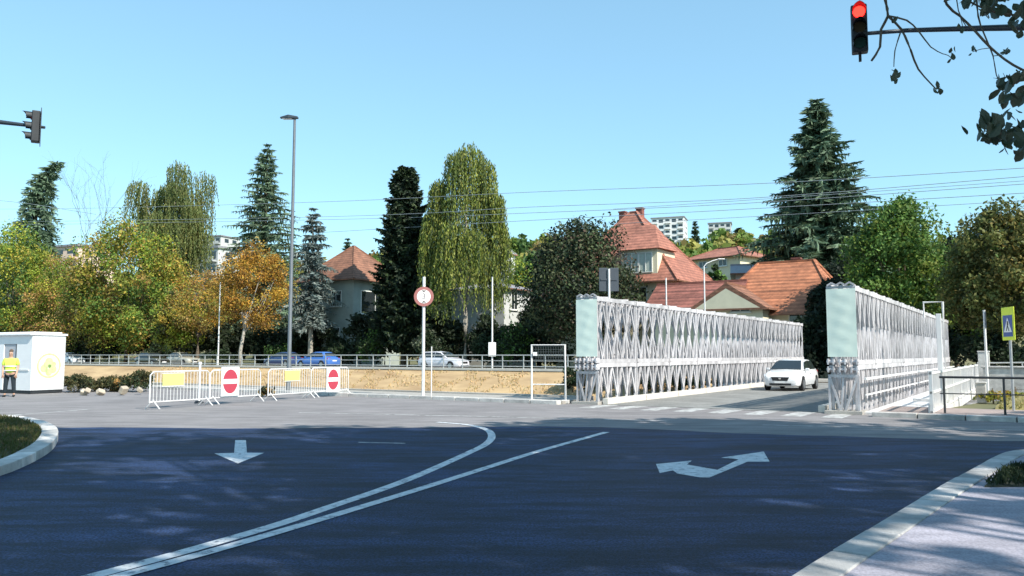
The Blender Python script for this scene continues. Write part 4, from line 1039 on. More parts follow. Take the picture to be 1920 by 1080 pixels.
def broadleaf(name, label, base, top, z_lo, rx, cols, n=9000, leaf=.22, trunk_r=.2, bark=M_BARK, lean=(0, 0), clumps=70, rough=.9, ry=None, gap=.55, cat='tree', group=None, cz_bias=0.0, weights=None, drawn=True):
    t = thing(name, label, cat, base, 0, group)
    if base[1] > 40 and cat == 'tree': n = int(n * 2.1); leaf *= .62 * (max(rx, 4.6) / 4.6) ** .7; clumps = int(clumps * 1.35)
    base = Vector(base); ry = ry or rx; H = top - base.z; lo = z_lo - base.z
    cz = (H + lo) / 2; rz = (H - lo) / 2
    # clump centres in the crown, biased to the outside
    d = unit(rng.normal(size=(clumps, 3))); rr = rng.uniform(gap, 1.0, (clumps, 1)) ** .7
    cc = d * rr * np.array([rx, ry, rz]) * .80
    cc[:, 0] *= 1 - .25 * np.clip(cc[:, 2:3][:, 0] / rz, -1, 1); cc[:, 1] *= 1 - .25 * np.clip(cc[:, 2] / rz, -1, 1)
    cc += np.array([lean[0], lean[1], cz])
    cr = rng.uniform(.16, .42, clumps) * (min(rx, rz) if cat == 'tree' else (rx + rz) * .6) * rough
    idx = rng.integers(0, clumps, n)
    dirs = unit(rng.normal(size=(n, 3)) * np.array([1, 1, .8]) + np.array([0, 0, .15]))
    rad = cr[idx][:, None] * rng.uniform(.25, 1.0, (n, 1)) ** .5 * rng.uniform(.75, 1.2, (n, 1))
    P = cc[idx] + dirs * rad
    P[:, 2] = np.maximum(P[:, 2], lo * .6)
    ck = rng.integers(0, len(cols), clumps)
    pick = np.where(rng.random(n) < .72, ck[idx], rng.integers(0, len(cols), n))
    C = palette(n, cols, pick)
    C *= rng.uniform(.8, 1.2, clumps)[idx][:, None]
    leaf_object('crown', *rand_leaf(P, leaf, np.clip(C, 0, 1).astype(np.float32), out=dirs), M_LEAF, t)
    # trunk and limbs
    m = MB(); th = max(lo + .25 * (H - lo), .5)
    top_p = Vector((lean[0] * .5, lean[1] * .5, th))
    m.tube([(0, 0, -.1), (0.02, 0, th * .3), (lean[0] * .3 + .03, lean[1] * .3, th * .7), top_p], [trunk_r * 1.25, trunk_r, trunk_r * .85, trunk_r * .6], 10)
    for k in rng.choice(clumps, min(14, clumps), replace=False):
        e = Vector(cc[k]); s = Vector((lean[0] * .35, lean[1] * .35, th * rng.uniform(.62, 1.0)))
        mid = s.lerp(e, .5) + Vector((0, 0, -.12 * (e - s).length)) + Vector(rng.normal(size=3) * .15)
        m.tube([s, mid, e], [trunk_r * .42, trunk_r * .25, trunk_r * .08], 6)
    m.build('trunk', bark, t, smooth=True, angle=180)
    return t

def spruce(name, label, base, top, rad, cols, z_lo, n_whorl=38, bpw=8, droop=.35, bark=M_BARK, twig=.42, bend=0.0, up=.15, pts_per=15, shape=1.0, irregular=.3, wid=.35):
    t = thing(name, label, 'tree', base); base = Vector(base); H = top - base.z; lo = z_lo - base.z
    P = []; A = []; Bv = []; C = []
    m = MB()
    def axis(z):
        f = max(0, (z / H - .72) / .28); return Vector((bend * f * f, 0, z - abs(bend) * .35 * f * f * (1 if bend else 0)))
    m.tube([axis(H * q) for q in (0, .1, .3, .5, .7, .85, .95, .995)], [rad * .075 + .06, rad * .062 + .05, .05 * rad + .04, .04 * rad + .03, .028 * rad + .02, .02 * rad, .012, .006], 8)
    for w_ in range(n_whorl):
        f = (w_ + rng.uniform(-.3, .3)) / n_whorl; f = min(max(f, 0), .985)
        z = lo + (H - lo) * f
        L0 = rad * ((1 - f) ** shape) * (1 - .25 * max(0, .12 - f) / .12) + .12
        nb = max(4, int(bpw * (.6 + .4 * (1 - f)))); ph = rng.uniform(0, 6.28)
        for b_ in range(nb):
            a = ph + 2 * math.pi * b_ / nb + rng.uniform(-.25, .25)
            L = L0 * rng.uniform(1 - irregular * 1.2, 1 + irregular * .55)
            dirh = Vector((math.cos(a), math.sin(a), 0)); side = Vector((-math.sin(a), math.cos(a), 0))
            o = axis(z); k = max(5, int(pts_per * L / max(rad, .1)) + 4)
            cvar = rng.uniform(.75, 1.25)
            tip_up = rng.uniform(-.02, .22)
            path = []
            for j in range(k):
                s = (j + 1) / k
                zz = up * (1 - .0) * s * L - droop * L * s * s + tip_up * L * max(0, s - .7) * 1.2 + (.35 * f) * s * L
                path.append(o + dirh * (L * s) + Vector((0, 0, zz)))
            m.tube([o, path[len(path) // 2], path[-1]], [.03 + .008 * L, .02 + .004 * L, .005], 4, cap=False)
            for j, q in enumerate(path):
                s = (j + 1) / k; tl = twig * (.45 + .75 * math.sin(math.pi * min(1, .18 + .82 * s))) * min(1, L / 1.2 + .35)
                for sd in (-1, 1, 0, 2):
                    if sd == 0: dv = dirh * 1.0 + Vector((0, 0, rng.uniform(-.4, .2)))
                    elif sd == 2: dv = Vector((0, 0, -1)) + dirh * rng.uniform(-.1, .5) + side * rng.uniform(-.5, .5)
                    else: dv = side * sd + dirh * rng.uniform(.3, .9) + Vector((0, 0, rng.uniform(-.65, .05)))
                    dv.normalize(); ln = tl * rng.uniform(.6, 1.15)
                    wv = dv.cross(Vector(rng.normal(size=3))).normalized() * ln * wid
                    P.append(q + dv * ln * .75); A.append(dv * ln); Bv.append(wv)
                    c = cols[rng.integers(0, len(cols))]; g = cvar * rng.uniform(.8, 1.2); C.append((c[0] * g, c[1] * g, c[2] * g))
    leaf_object('crown', np.array(P, np.float32), np.array(A, np.float32), np.array(Bv, np.float32), np.clip(np.array(C, np.float32), 0, 1), M_NEEDLE, t)
    m.build('trunk', bark, t, smooth=True, angle=180)
    return t

def weeping(name, label, base, top, z_lo, rx, cols, strands=900, leaf=.13, bark=M_BARKP, step=.2, dense_low=.5, right_cols=None, maxlen=.9, trunk_r=.25, shape=None):
    t = thing(name, label, 'tree', base); base = Vector(base); H = top - base.z; lo = z_lo - base.z; Hc = H - lo
    P = []; A = []; C = []
    cols = np.array(cols)
    lobes = [(rng.uniform(-.66, .66) * rx, rng.uniform(-.6, .6) * rx, H - Hc * (.02 + .5 * rng.random() ** 1.3), rng.uniform(.28, .46) * rx) for _ in range(22)]
    lobes[0] = (0.05 * rx, 0, H - .12 * Hc, .42 * rx)
    if shape: lobes = [(a * rx, b * rx, H - c * Hc, d * rx) for a, b, c, d in shape]
    for s in range(strands):
        lx, ly, lz, lr = lobes[rng.integers(0, len(lobes))]
        d = unit(rng.normal(size=3)); d[2] = abs(d[2]) * .9
        st = np.array([lx, ly, lz - lr * .5]) + d * lr * rng.uniform(.55, 1.0)
        rr = math.hypot(st[0], st[1])
        if rr > rx: st[:2] *= rx / rr
        st[2] = min(st[2], H)
        L = rng.uniform(.12, maxlen) * (st[2] - lo) * rng.uniform(.5, 1)
        out = np.array([st[0], st[1], 0]); out = out / max(.3, np.linalg.norm(out))
        n = max(4, int(L / step)); cv = rng.uniform(.75, 1.2); ci = rng.integers(0, len(cols))
        sway = rng.normal(size=2) * .05
        for j in range(n):
            f = j / n
            q = st + np.array([0, 0, -L * f]) + out * .55 * math.sqrt(f) * (rng.uniform(.7, 1.0)) + np.array([sway[0] * f * L, sway[1] * f * L, 0]) + rng.normal(size=3) * .07
            P.append(q); A.append((rng.normal() * .3, rng.normal() * .3, -1)); 
            c = cols[ci] if rng.random() < .7 else cols[rng.integers(0, len(cols))]
            C.append(c * cv * rng.uniform(.82, 1.18))
    P = np.array(P, np.float32); A = unit(np.array(A, np.float32)) * leaf * rng.uniform(.8, 1.5, (len(P), 1)) * 1.5
    Bv = unit(np.cross(A, rng.normal(size=(len(P), 3)))) * leaf * .55
    leaf_object('crown', P, A.astype(np.float32), Bv.astype(np.float32), np.clip(np.array(C, np.float32), 0, 1), M_LEAF, t)
    m = MB(); m.tube([(0, 0, -.1), (.05, 0, H * .2), (-.05, 0, H * .45), (0.05, 0, H * .7), (0, 0, H * .93)], [trunk_r * 1.3, trunk_r, trunk_r * .75, trunk_r * .45, .03], 10)
    for lx, ly, lz, lr in lobes:
        s0 = Vector((0, 0, H * rng.uniform(.25, .6))); e = Vector((lx, ly, lz)); m.tube([s0, s0.lerp(e, .5) + Vector((0, 0, .5)), e], [trunk_r * .4, trunk_r * .25, .03], 6)
    m.build('trunk', bark, t, smooth=True, angle=180)
    return t
def tree_at(px, v):
    p = on_v(px, v); u, vv = toUV(p); p.z = zfar(u, vv) - .03; return p
def zpx(px, py, p): return at(px, py, p.y).z
def wpx(n_px, p): return n_px / F * p.y

GREEN = [(.055, .10, .022), (.075, .13, .03), (.04, .075, .02)]
YGREEN = [(.16, .20, .025), (.22, .22, .03), (.10, .15, .025)]
YELL = [(.28, .23, .04), (.20, .20, .03), (.33, .24, .05), (.13, .15, .03), (.22, .15, .04)]
ORNG = [(.42, .24, .035), (.34, .17, .03), (.46, .30, .05), (.22, .12, .03)]
BROWNY = [(.33, .20, .07), (.26, .15, .05), (.38, .26, .10), (.20, .18, .05)]
SPR = [(.085, .135, .08), (.11, .16, .10), (.065, .105, .065)]
SPRB = [(.16, .20, .19), (.12, .16, .15), (.20, .23, .21), (.08, .11, .10)]
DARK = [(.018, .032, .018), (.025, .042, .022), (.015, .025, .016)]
PURP = [(.05, .066, .03), (.065, .075, .035), (.04, .055, .028), (.075, .055, .04)]

def bright(L, f): return [tuple(min(.75, x * f) for x in c) for c in L]
GREEN = bright(GREEN, 1.9); YGREEN = bright(YGREEN, 1.65); YELL = bright(YELL, 1.45); ORNG = bright(ORNG, 1.3); BROWNY = bright(BROWNY, 1.4); PURP = bright(PURP, 1.6); SPR = bright(SPR, 1.3)
p = tree_at(58, 42); spruce('conifer_tree', 'tall conifer with bent drooping tip at the left edge', p, zpx(62, 283, p), wpx(78, p), SPR, zpx(60, 580, p), 34, 8, droop=.75, twig=.62, wid=.26, pts_per=16, bend=wpx(42, p), up=.1, irregular=.35, shape=.75)
p = tree_at(30, 34); broadleaf('leafy_tree', 'yellow green leafy tree behind the guard cabin', p, zpx(40, 402, p), zpx(40, 675, p), wpx(100, p), YGREEN + GREEN + YELL[:2], 9000, .2)
p = tree_at(112, 36.5); broadleaf('leafy_tree', 'brownish leafy tree left of the large yellow tree', p, zpx(120, 462, p), zpx(120, 670, p), wpx(84, p), BROWNY + YGREEN, 6500, .18, clumps=55)
p = tree_at(238, 35); broadleaf('leafy_tree', 'large yellow and olive autumn tree left of the weeping birch', p, zpx(235, 392, p), zpx(235, 680, p), wpx(118, p), YELL + YGREEN + GREEN[:2] + [(.10, .10, .03)], 13000, .19, clumps=95)
p = tree_at(310, 45); weeping('weeping_birch', 'pale green weeping birch behind the yellow tree', p, zpx(318, 312, p), zpx(318, 620, p), wpx(82, p), [(.15, .19, .06), (.20, .23, .08), (.11, .15, .05), (.19, .19, .06)], 1900, .13, step=.22, maxlen=.6)
p = tree_at(492, 50); spruce('conifer_tree', 'green spruce standing behind the orange tree and street lamp', p, zpx(495, 264, p), wpx(125, p), SPR + [(.12, .16, .09)], zpx(495, 640, p), 40, 9, droop=.40, twig=.5, irregular=.5, shape=.9, pts_per=20, wid=.24)
p = tree_at(452, 28.2); broadleaf('leafy_tree', 'bright orange autumn tree with pale trunk behind the barriers', p, zpx(475, 438, p), zpx(475, 632, p), wpx(76, p), ORNG + [(.16, .09, .03), (.30, .24, .05)], 8500, .16, trunk_r=.17, bark=M_BARKP, lean=(wpx(22, p), 0), clumps=70)
p = tree_at(372, 33); broadleaf('leafy_tree', 'rusty orange tree between the yellow tree and the thin pole', p, zpx(375, 498, p), zpx(375, 640, p), wpx(70, p), ORNG + BROWNY + YELL, 5500, .17, clumps=50)
p = tree_at(583, 37); spruce('conifer_tree', 'small silvery blue spruce beside the lamp pole', p, zpx(578, 386, p), wpx(62, p), SPRB, zpx(580, 610, p), 28, 8, droop=.5, twig=.36, irregular=.5, shape=.75, bark=M_BARKP, pts_per=13, wid=.26)
p = tree_at(757, 38); spruce('conifer_tree', 'dark narrow conifer left of the willow', p, zpx(748, 312, p), wpx(64, p), DARK + [(.03, .05, .025), (.05, .075, .03)], zpx(757, 650, p), 52, 11, droop=.16, up=.32, twig=.42, irregular=.38, shape=.46, wid=.46, pts_per=18)
p = tree_at(872, 38); weeping('willow_tree', 'tall yellow green weeping willow with long hanging strands', p, zpx(868, 270, p), zpx(868, 648, p), wpx(80, p), [(.22, .27, .05), (.27, .30, .06), (.15, .20, .05), (.10, .15, .05), (.32, .33, .08), (.08, .11, .05)], 1500, .10, step=.17, maxlen=.85, shape=[(.12, 0, .02, .34), (.42, .1, .09, .30), (-.18, -.1, .06, .30), (-.62, 0, .20, .24), (-.45, .25, .28, .28), (.66, 0, .26, .26), (.3, .3, .22, .34), (.80, .1, .42, .22), (-.3, -.3, .42, .30), (.2, -.35, .46, .30), (-.55, .1, .54, .24), (.5, -.1, .55, .27), (-.8, 0, .36, .18)])
p = tree_at(1092, 36); broadleaf('leafy_tree', 'dark purplish broad tree left of the villa', p, zpx(1100, 398, p), zpx(1090, 665, p), wpx(128, p), PURP + DARK, 15000, .19, clumps=110, rough=.85)
p = tree_at(1543, 54); spruce('conifer_tree', 'very tall broad spruce behind the bridge', p, zpx(1545, 182, p), wpx(185, p), SPR + [(.045, .07, .035)], zpx(1545, 640, p), 54, 11, droop=.34, twig=.58, irregular=.55, shape=.92, pts_per=24, wid=.24)
p = tree_at(1690, 36); broadleaf('leafy_tree', 'rounded bright green tree right of the tall spruce', p, zpx(1700, 355, p), zpx(1690, 655, p), wpx(112, p), GREEN + [(.17, .24, .04), (.20, .25, .05)], 14000, .2, clumps=100)
p = tree_at(1880, 30); broadleaf('leafy_tree', 'large olive green tree at the right edge', p, zpx(1870, 358, p), zpx(1870, 670, p), wpx(112, p), [(.13, .15, .05), (.17, .18, .055), (.085, .105, .04), (.22, .18, .05)], 14000, .18, clumps=100)
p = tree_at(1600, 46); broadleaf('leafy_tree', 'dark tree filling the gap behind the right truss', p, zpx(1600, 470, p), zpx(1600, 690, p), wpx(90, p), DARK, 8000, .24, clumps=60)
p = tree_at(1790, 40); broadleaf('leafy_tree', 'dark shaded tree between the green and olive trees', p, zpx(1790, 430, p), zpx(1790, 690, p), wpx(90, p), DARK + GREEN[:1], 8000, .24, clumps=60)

# bushes and hedges below the trees
def bush(px, v, y_top, hw, cols, lab, n=1800, leaf=.13):
    p = tree_at(px, v)
    t = broadleaf('bush', lab, p, zpx(px, y_top, p), p.z + .05, wpx(hw, p), cols, n, leaf, trunk_r=.05, clumps=26, cat='bush', group='bushes along the far street', ry=max(1.0, wpx(hw, p) * .6), gap=.2)
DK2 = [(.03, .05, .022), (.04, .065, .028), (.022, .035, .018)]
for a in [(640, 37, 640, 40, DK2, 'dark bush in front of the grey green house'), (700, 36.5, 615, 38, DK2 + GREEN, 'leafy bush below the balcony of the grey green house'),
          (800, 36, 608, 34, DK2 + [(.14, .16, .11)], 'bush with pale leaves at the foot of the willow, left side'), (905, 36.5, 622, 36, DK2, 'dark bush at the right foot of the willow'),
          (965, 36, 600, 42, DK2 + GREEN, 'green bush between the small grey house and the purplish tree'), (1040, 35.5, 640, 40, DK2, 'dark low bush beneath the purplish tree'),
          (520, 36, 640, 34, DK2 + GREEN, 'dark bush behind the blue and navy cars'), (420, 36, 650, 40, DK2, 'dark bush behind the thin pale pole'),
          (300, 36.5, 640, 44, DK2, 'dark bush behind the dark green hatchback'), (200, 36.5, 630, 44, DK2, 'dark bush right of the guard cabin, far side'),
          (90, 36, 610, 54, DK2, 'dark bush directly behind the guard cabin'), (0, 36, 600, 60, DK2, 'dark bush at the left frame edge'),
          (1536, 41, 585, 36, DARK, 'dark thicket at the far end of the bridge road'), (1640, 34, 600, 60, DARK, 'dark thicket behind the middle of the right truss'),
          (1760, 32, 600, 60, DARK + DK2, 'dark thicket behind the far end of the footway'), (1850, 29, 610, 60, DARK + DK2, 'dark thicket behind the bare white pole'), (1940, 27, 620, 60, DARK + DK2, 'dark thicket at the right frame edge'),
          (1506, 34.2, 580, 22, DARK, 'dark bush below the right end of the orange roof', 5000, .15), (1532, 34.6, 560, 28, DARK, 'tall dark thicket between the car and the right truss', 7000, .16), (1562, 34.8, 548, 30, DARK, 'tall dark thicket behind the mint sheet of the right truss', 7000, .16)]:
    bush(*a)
OLV0 = [(.10, .10, .035), (.07, .08, .03)]
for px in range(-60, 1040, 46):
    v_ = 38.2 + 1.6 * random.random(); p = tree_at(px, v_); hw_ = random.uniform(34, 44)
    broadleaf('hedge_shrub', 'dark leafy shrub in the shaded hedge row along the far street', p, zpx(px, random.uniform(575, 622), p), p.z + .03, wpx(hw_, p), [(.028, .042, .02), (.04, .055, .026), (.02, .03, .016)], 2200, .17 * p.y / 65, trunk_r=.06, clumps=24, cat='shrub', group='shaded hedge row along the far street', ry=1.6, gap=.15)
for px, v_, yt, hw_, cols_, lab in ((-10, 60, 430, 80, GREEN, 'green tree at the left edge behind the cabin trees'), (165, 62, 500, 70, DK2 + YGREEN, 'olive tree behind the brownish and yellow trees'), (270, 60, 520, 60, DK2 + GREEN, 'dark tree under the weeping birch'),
        (325, 48, 500, 75, DK2 + YGREEN + BROWNY, 'olive brown tree between the yellow and rusty trees'), (415, 46, 505, 60, BROWNY + DK2, 'brown tree between the rusty and orange trees'), (70, 50, 520, 80, DK2 + GREEN, 'dark green tree behind the cabin roof'), (430, 66, 520, 60, DK2 + GREEN, 'dark green tree behind the orange tree'), (545, 64, 545, 55, DK2, 'dark tree behind the silvery spruce'), (728, 58, 470, 60, GREEN, 'green tree behind the hipped roof house'),
        (1292, 52, 462, 26, DK2 + GREEN, 'small dark green tree between villa and cottage roofs'), (1345, 62, 478, 26, DK2 + GREEN, 'small tree in front of the cream hillside house'), (1440, 60, 462, 34, GREEN + DK2, 'green tree above the orange roof'), (1556, 36.5, 498, 56, DARK, 'dark foliage mass filling the gap between the trusses under the tall spruce'), (332, 33.2, 530, 52, YGREEN + YELL + OLV0, 'yellow green tree behind the nearest barrier'), (170, 33.6, 478, 60, YELL + BROWNY + OLV0, 'olive gold tree between the brownish and yellow trees'), (840, 52, 560, 60, DK2, 'dark tree behind the willow trunk'), (985, 56, 470, 62, GREEN + YGREEN, 'bright green tree right of the pale tower house'), (1010, 46, 560, 50, DK2, 'dark tree left of the purplish tree')):
    p = tree_at(px, v_); broadleaf('leafy_tree', lab, p, zpx(px, yt, p), p.z + 1.0, wpx(hw_, p), cols_, 6000, .26, clumps=60, gap=.3)
for kk in range(9):
    u_ = -13.0 + kk * 1.45; p = UV(u_, VF - 1.4 - .8 * random.random(), -.75)
    broadleaf('riverside_shrub', 'dark shrub on the embankment seen through the left truss', p, p.z + random.uniform(1.5, 1.9), p.z + .02, .95, DK2, 900, .10, trunk_r=.04, clumps=16, cat='shrub', group='shrubs on the embankment beside the bridge', gap=.15)
# weeds and rubble on the near bank at left
def weeds(px, py, h, r, cols, lab, n=700):
    p = G(px, py); broadleaf('weed_clump', lab, p, h, .03, r, cols, n, .05, trunk_r=.02, clumps=22, cat='shrub', group='weeds by the near bank', gap=.1)
OLV = [(.07, .075, .03), (.11, .10, .04), (.05, .055, .025), (.15, .13, .06)]
weeds(146, 735, .85, 1.0, OLV + DK2, 'dark olive weeds right of the guard cabin', 2600)
weeds(182, 734, .6, 1.0, OLV, 'low olive weeds behind the rubble', 2200)
weeds(222, 734, .7, 1.0, OLV + BROWNY[:1], 'dull brownish weeds right of the rubble', 2400)
weeds(262, 735, .95, 1.0, OLV + DK2, 'dark weeds beside the nearest barrier', 2600)
weeds(500, 744, .45, .45, BROWNY + DK2, 'brown weeds behind the barrier row')
weeds(1862, 756, .4, .55, YELL, 'dry yellow tuft at the near side of the lawn')
weeds(1905, 752, .35, .5, YGREEN + YELL, 'dry tuft behind the crossing sign post')
pr_ = G(208, 741)
rb = thing('rubble_heap', 'small heap of pale broken stones by the near bank', 'rubble', pr_)
for k in range(6):
    s = random.uniform(.14, .30); M3 = Matrix.Rotation(random.uniform(0, 3), 3, Vector((random.random(), random.random(), random.random() + .1)).normalized())
    MB().box((random.uniform(-1.0, 1.0), random.uniform(-.5, .5), s * .35 + random.uniform(0, .14)), (s, s * random.uniform(.6, 1), s * .7), M3).build('stone', mat('tan_stone', (.42, .36, .28), .9, 0, .25, 4, .5, 12), rb, bevel=.03)

# island grass and bed planting: uncountable ground cover
def grass(name, label, poly, z, n, h, cols, cat='grass'):
    poly = [(p[0], p[1]) for p in poly]; xs = [p[0] for p in poly]; ys = [p[1] for p in poly]
    def inside(x, y):
        c = False; j = len(poly) - 1
        for i in range(len(poly)):
            if (poly[i][1] > y) != (poly[j][1] > y) and x < (poly[j][0] - poly[i][0]) * (y - poly[i][1]) / (poly[j][1] - poly[i][1] + 1e-9) + poly[i][0]: c = not c
            j = i
        return c
    P = []
    for _ in range(n * 4):
        x, y = random.uniform(min(xs), max(xs)), random.uniform(min(ys), max(ys))
        if inside(x, y): P.append((x, y, z + h * .4))
        if len(P) >= n: break
    P = np.array(P, np.float32); k = len(P)
    A = unit(np.stack([rng.normal(size=k) * .5, rng.normal(size=k) * .5, np.ones(k)], 1)) * h * rng.uniform(.3, .75, (k, 1))
    Bv = unit(np.cross(A, rng.normal(size=(k, 3)))) * h * .12
    o = leaf_object(name, P, A.astype(np.float32), Bv.astype(np.float32), palette(k, cols), M_LEAF)
    tag(o, label, cat, kind='stuff')
grass('island_grass', 'short grass on the kerbed traffic island', inn, .11, 9000, .10, [(.07, .09, .025), (.10, .10, .035), (.13, .11, .05)])
grass('bed_ground_cover', 'dark low ground cover beside the right pavement', bed, .135, 4000, .10, [(.02, .035, .015), (.03, .045, .02)])
lw = []
for _ in range(16000):
    u = random.uniform(11.7, 30); v = random.uniform(2.7, 9.6); j = (v - 2.6) / 7.2
    q = UV(u, v, 0.08 + 0.75 * math.sin(math.pi * min(max(j, 0), 1)) ** 0.7 * sstep(u, 11.6, 13.5) + .05); lw.append(tuple(q))
lw = np.array(lw, np.float32); k = len(lw)
A = unit(np.stack([rng.normal(size=k) * .5, rng.normal(size=k) * .5, np.ones(k)], 1)) * rng.uniform(.04, .12, (k, 1)); Bv = unit(np.cross(A, rng.normal(size=(k, 3)))) * .02
tag(leaf_object('lawn_grass', lw, A.astype(np.float32), Bv.astype(np.float32), palette(k, [(.32, .27, .09), (.24, .22, .07), (.16, .17, .05)]), M_LEAF), 'dry grass on the bank right of the bridge', 'grass', kind='stuff')

eg = []
for _ in range(10000):
    u = random.uniform(-60, -.5); d_ = random.random() * 3.6
    if math.sin(u * 1.7 + 2 * math.sin(u * .6)) * math.sin(d_ * 3 + u * .4) < -.15: continue
    eg.append(tuple(UV(u, VF - .1 - d_, terrace(u) + .05 - d_ * (4.35 + terrace(u)) / 5.9 + .04)))
eg = np.array(eg, np.float32); k = len(eg)
A = unit(np.stack([rng.normal(size=k) * .6, rng.normal(size=k) * .6, np.ones(k)], 1)) * rng.uniform(.05, .16, (k, 1)); Bv = unit(np.cross(A, rng.normal(size=(k, 3)))) * .035
tag(leaf_object('embankment_grass', eg, A.astype(np.float32), Bv.astype(np.float32), palette(k, [(.62, .44, .22), (.54, .40, .19), (.66, .50, .28), (.42, .34, .16)]), M_LEAF), 'dry ochre grass on the far embankment', 'grass', kind='stuff')
# wooded hillside: one mass
Pn = []; On = []; Cn = []; Sn = []
hill_cols = 1.5 * np.array([(.07, .12, .025), (.10, .15, .03), (.05, .09, .025), (.15, .18, .04), (.20, .19, .05), (.16, .12, .04)])
cnt = 0
while cnt < 850:
    px = rng.uniform(-80, 2000); v = 85 + 250 * rng.random() ** .8
    Y = depth_at(px, v)
    if Y < 60 or Y > 700: continue
    p = on_v(px, v); u, vv = toUV(p); z = zfar(u, vv)
    r = rng.uniform(3.0, 5.6); hgt = rng.uniform(6.5, 11)
    ytop = HOR - (z + hgt - CAMH) / p.y * F
    if ytop < (447 if 1190 < px < 1330 else 427 if px < 1600 else 420): continue
    n = 150
    d = unit(rng.normal(size=(n, 3))); lob = unit(rng.normal(size=(7, 3))); li_ = rng.integers(0, 7, n)
    c = np.array([p.x, p.y, z + hgt * .55]) + lob[li_] * np.array([r * .5, r * .5, hgt * .25]) + d * np.array([r * .55, r * .55, hgt * .26])
    Pn.append(c); On.append(d); ci = rng.integers(0, 6)
    if vv > 0: Cn.append(hill_cols[ci] * rng.uniform(.75, 1.25, (n, 1)) * rng.uniform(.85, 1.15))
    Sn.append(np.full((n, 1), .55 + .0016 * Y)); cnt += 1
Pn = np.concatenate(Pn).astype(np.float32); On = np.concatenate(On); Cn = np.clip(np.concatenate(Cn), 0, 1).astype(np.float32); Sn = np.concatenate(Sn)
tag(leaf_object('hillside_wood', *rand_leaf(Pn, Sn, Cn, out=On, aspect=.7), M_LEAF), 'wooded green hillside behind the houses', 'wood', kind='stuff')
# a few conifers on the skyline that can be told apart
for px, Y, yt, hw, lab in ((1303, 380, 410, 9, 'small dark conifer right of the white hilltop block'), (1385, 330, 425, 14, 'dark rounded conifer on the skyline left of the tall spruce'), (652, 330, 440, 12, 'dark conifer on the hill above the hipped roof')):
    q = at(px, yt, Y); u, vv = toUV(q); zb = zfar(u, vv)
    spruce('hill_conifer', lab, (q.x, q.y, min(zb, q.z - 8)), q.z, hw / F * Y, DARK + SPR, min(zb, q.z - 8) + .5, 12, 7, twig=1.1, pts_per=5, irregular=.2)
# bare twiggy tree on the left
p = tree_at(165, 52); t = thing('bare_tree', 'leafless twiggy tree left of the weeping birch', 'tree', p)
m = MB(); H = zpx(205, 312, p) - p.z
m.tube([(0, 0, 0), (.1, 0, H * .35), (.3, 0, H * .62)], [.16, .12, .07], 8)
def grow(a, d, L, r, lev):
    e = a + d * L; m.tube([a, a.lerp(e, .5) + Vector(rng.normal(size=3) * L * .05), e], [r, r * .8, r * .5], 5, cap=False)
    if lev:
        for _ in range(3): grow(a.lerp(e, rng.uniform(.5, 1)), (d + Vector(rng.normal(size=3) * .38) + Vector((0, 0, .15))).normalized(), L * rng.uniform(.55, .75), r * .55, lev - 1)
for k in range(5): grow(Vector((.1 + .04 * k, 0, H * (.35 + .06 * k))), Vector((rng.uniform(-.5, .6), rng.uniform(-.4, .4), 1)).normalized(), H * .27, .05, 3)
m.build('branches', M_BARK, t)

# ------------------------------------------------------------------ overhead cables
def cable(pts_px, v, lab, r=.022):
    pts = []
    for px, py in pts_px:
        Y = depth_at(px, v); pts.append(at(px, py, Y))
    pts = smooth_path(pts, 2.0)
    t = MB().tube(pts, r, 5).build('overhead_cable', mat('cable', (.28, .31, .33), .6), None)
    tag(t, lab, 'cable', 'overhead cables above the far street')
cable([(-120, 392), (130, 391), (590, 379), (1000, 360), (1450, 343), (1920, 315), (2080, 304)], 35.5, 'topmost overhead cable crossing the sky')
cable([(-120, 418), (580, 407), (1000, 388), (1400, 372), (1920, 331), (2080, 318)], 35.5, 'second overhead cable from the top')
cable([(-120, 424), (600, 412), (1000, 399), (1400, 381), (1920, 345), (2080, 334)], 36.5, 'third overhead cable from the top')
cable([(600, 436), (1000, 413), (1400, 392), (1920, 362), (2080, 352)], 36.5, 'lowest overhead cable above the villa roof')
cable([(1150, 392), (1450, 372), (1920, 339), (2080, 326)], 37.5, 'faint overhead cable between the second and third at right', .018)
cable([(1150, 420), (1450, 404), (1920, 376), (2080, 366)], 37.5, 'faint lowest overhead cable at right', .018)
cable([(-150, 365), (20, 378), (130, 394), (180, 402)], 33, 'short pale cable in front of the bent conifer', .03)

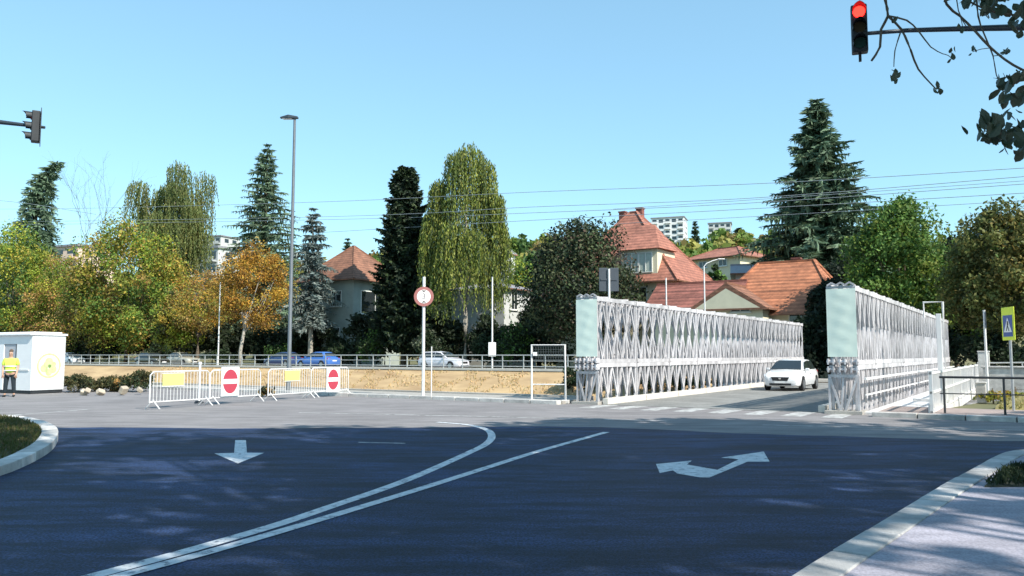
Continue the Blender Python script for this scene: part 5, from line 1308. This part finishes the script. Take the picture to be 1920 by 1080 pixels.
# ------------------------------------------------------------------ trees beside and behind the viewer (their crowns shade the junction)
def leaf_shape():
    return MB().add([(0, -.5, 0), (.26, -.28, .04), (.36, 0, .07), (.24, .3, .05), (0, .62, -.04), (-.24, .3, .05), (-.36, 0, .07), (-.26, -.28, .04), (0, 0, 0)],
                    [(0, 1, 8), (1, 2, 8), (2, 3, 8), (3, 4, 8), (4, 5, 8), (5, 6, 8), (6, 7, 8), (7, 0, 8)]).mesh('leaf')
BIG = [(.04, .075, .02), (.055, .095, .025), (.035, .06, .018)]
rng = np.random.default_rng(5)
near_tree = broadleaf('avenue_tree', 'tall avenue tree overhanging the upper right corner with bare twigs and dark leaves', (8.6, 4.6, .1), 17.5, 6.8, 5.2, BIG, 5000, .26, trunk_r=.28, clumps=38, gap=.2)
for k, (x, y, h, r, lab) in enumerate([(12.5, 9.0, 14.5, 4.6, 'avenue tree farther along the right pavement'), (4.4, 0.9, 22.5, 5.8, 'avenue tree behind the viewer at right'), (18, 3.5, 19, 6.0, 'second row tree right of the pavement'),
                                       (12.5, -3.5, 20, 6.2, 'second row tree behind the viewer'), (25, -1.0, 21, 6.5, 'back row tree far right of the viewer'), (-1.5, -4.5, 22, 6.2, 'avenue tree directly behind the viewer'),
                                       (7.5, -11, 21, 6.4, 'back row tree behind the viewer'), (20, 10, 13, 5.0, 'tree at the corner of the far pavement')]):
    broadleaf('avenue_tree', lab, (x, y, .1), h, 5.5, r, BIG, 3100, .30, trunk_r=.3, clumps=26, gap=.3, group='avenue trees shading the junction')

DN = 5.2
def tw(pts, r0, r1):
    q = [at(a, b, DN + rng.uniform(-.05, .05)) for a, b in pts]; q = [near_tree.matrix_basis.inverted() @ x for x in q]
    q = smooth_path(q, .06); n = len(q)
    return MB().tube(q, [.72 * (r0 + (r1 - r0) * i / (n - 1)) for i in range(n)], 6)
near_tree.matrix_basis = Matrix.Translation((8.6, 4.6, .1))
for pts, r0, r1 in [([(1655, -60), (1660, 0), (1665, 30), (1652, 55), (1650, 88), (1634, 114)], .016, .010), ([(1665, 30), (1690, 55), (1708, 95), (1722, 130), (1756, 168)], .013, .006), ([(1688, 62), (1678, 95), (1676, 125)], .007, .004),
                    ([(1666, 30), (1700, 38), (1722, 58), (1745, 88), (1768, 101)], .010, .004), ([(1760, -50), (1775, 8), (1800, 30), (1830, 60), (1858, 90), (1900, 122), (1960, 150)], .011, .012), ([(1790, -40), (1797, 20), (1812, 50)], .006, .004),
                    ([(1830, -40), (1834, 30), (1850, 75), (1862, 105), (1868, 140), (1877, 160)], .010, .004), ([(1770, 3), (1800, -4), (1850, 18), (1900, 28), (1960, 22)], .008, .012), ([(1960, 260), (1910, 252), (1870, 250), (1845, 245)], .014, .005), ([(1768, 101), (1778, 104), (1787, 112)], .004, .003), ([(1858, 90), (1840, 92), (1824, 97)], .004, .003), ([(1862, 105), (1878, 103), (1889, 99)], .004, .003), ([(1797, 20), (1803, 40), (1806, 58)], .004, .003), ([(1980, 180), (1925, 150), (1890, 165), (1875, 180)], .014, .005)]:
    tw(pts, r0, r1).build('twig', M_BARK, near_tree, smooth=True, angle=180)
ls = leaf_shape(); M_NL = mat('near_leaf', (.045, .06, .03), .5, 0, .3, 8)
leaves_px = []
def cluster(cx, cy, sx, sy, n, s0, s1):
    for _ in range(int(n * 1.7)): leaves_px.append((cx + random.gauss(0, sx), cy + random.gauss(0, sy), random.uniform(s0, s1) * .72))
cluster(1880, 245, 24, 16, 26, .10, .16); cluster(1910, 270, 10, 12, 6, .08, .13); cluster(1850, 248, 8, 7, 5, .08, .12)
cluster(1905, 165, 16, 18, 14, .09, .16); cluster(1880, 150, 8, 8, 3, .07, .10); cluster(1850, 8, 24, 11, 14, .09, .15); cluster(1905, 22, 14, 18, 12, .09, .15); cluster(1812, 5, 8, 5, 3, .08, .10)
cluster(1678, 140, 4, 8, 5, .05, .08); cluster(1757, 165, 4, 5, 5, .05, .07); cluster(1785, 108, 5, 7, 4, .05, .07); cluster(1824, 95, 4, 4, 3, .04, .06); cluster(1888, 100, 4, 5, 3, .04, .06); cluster(1680, 46, 4, 4, 2, .05, .06); cluster(1805, 55, 4, 5, 2, .04, .05)
for x, y, s in leaves_px:
    q = at(x, y, DN + random.uniform(-.25, .25)) - Vector((8.6, 4.6, .1))
    o = link('leaf', ls, M_NL, near_tree, q, (random.uniform(.5, 2.4), random.uniform(-.7, .7), random.uniform(0, 6.28)))
    o.scale = (s, s, s)
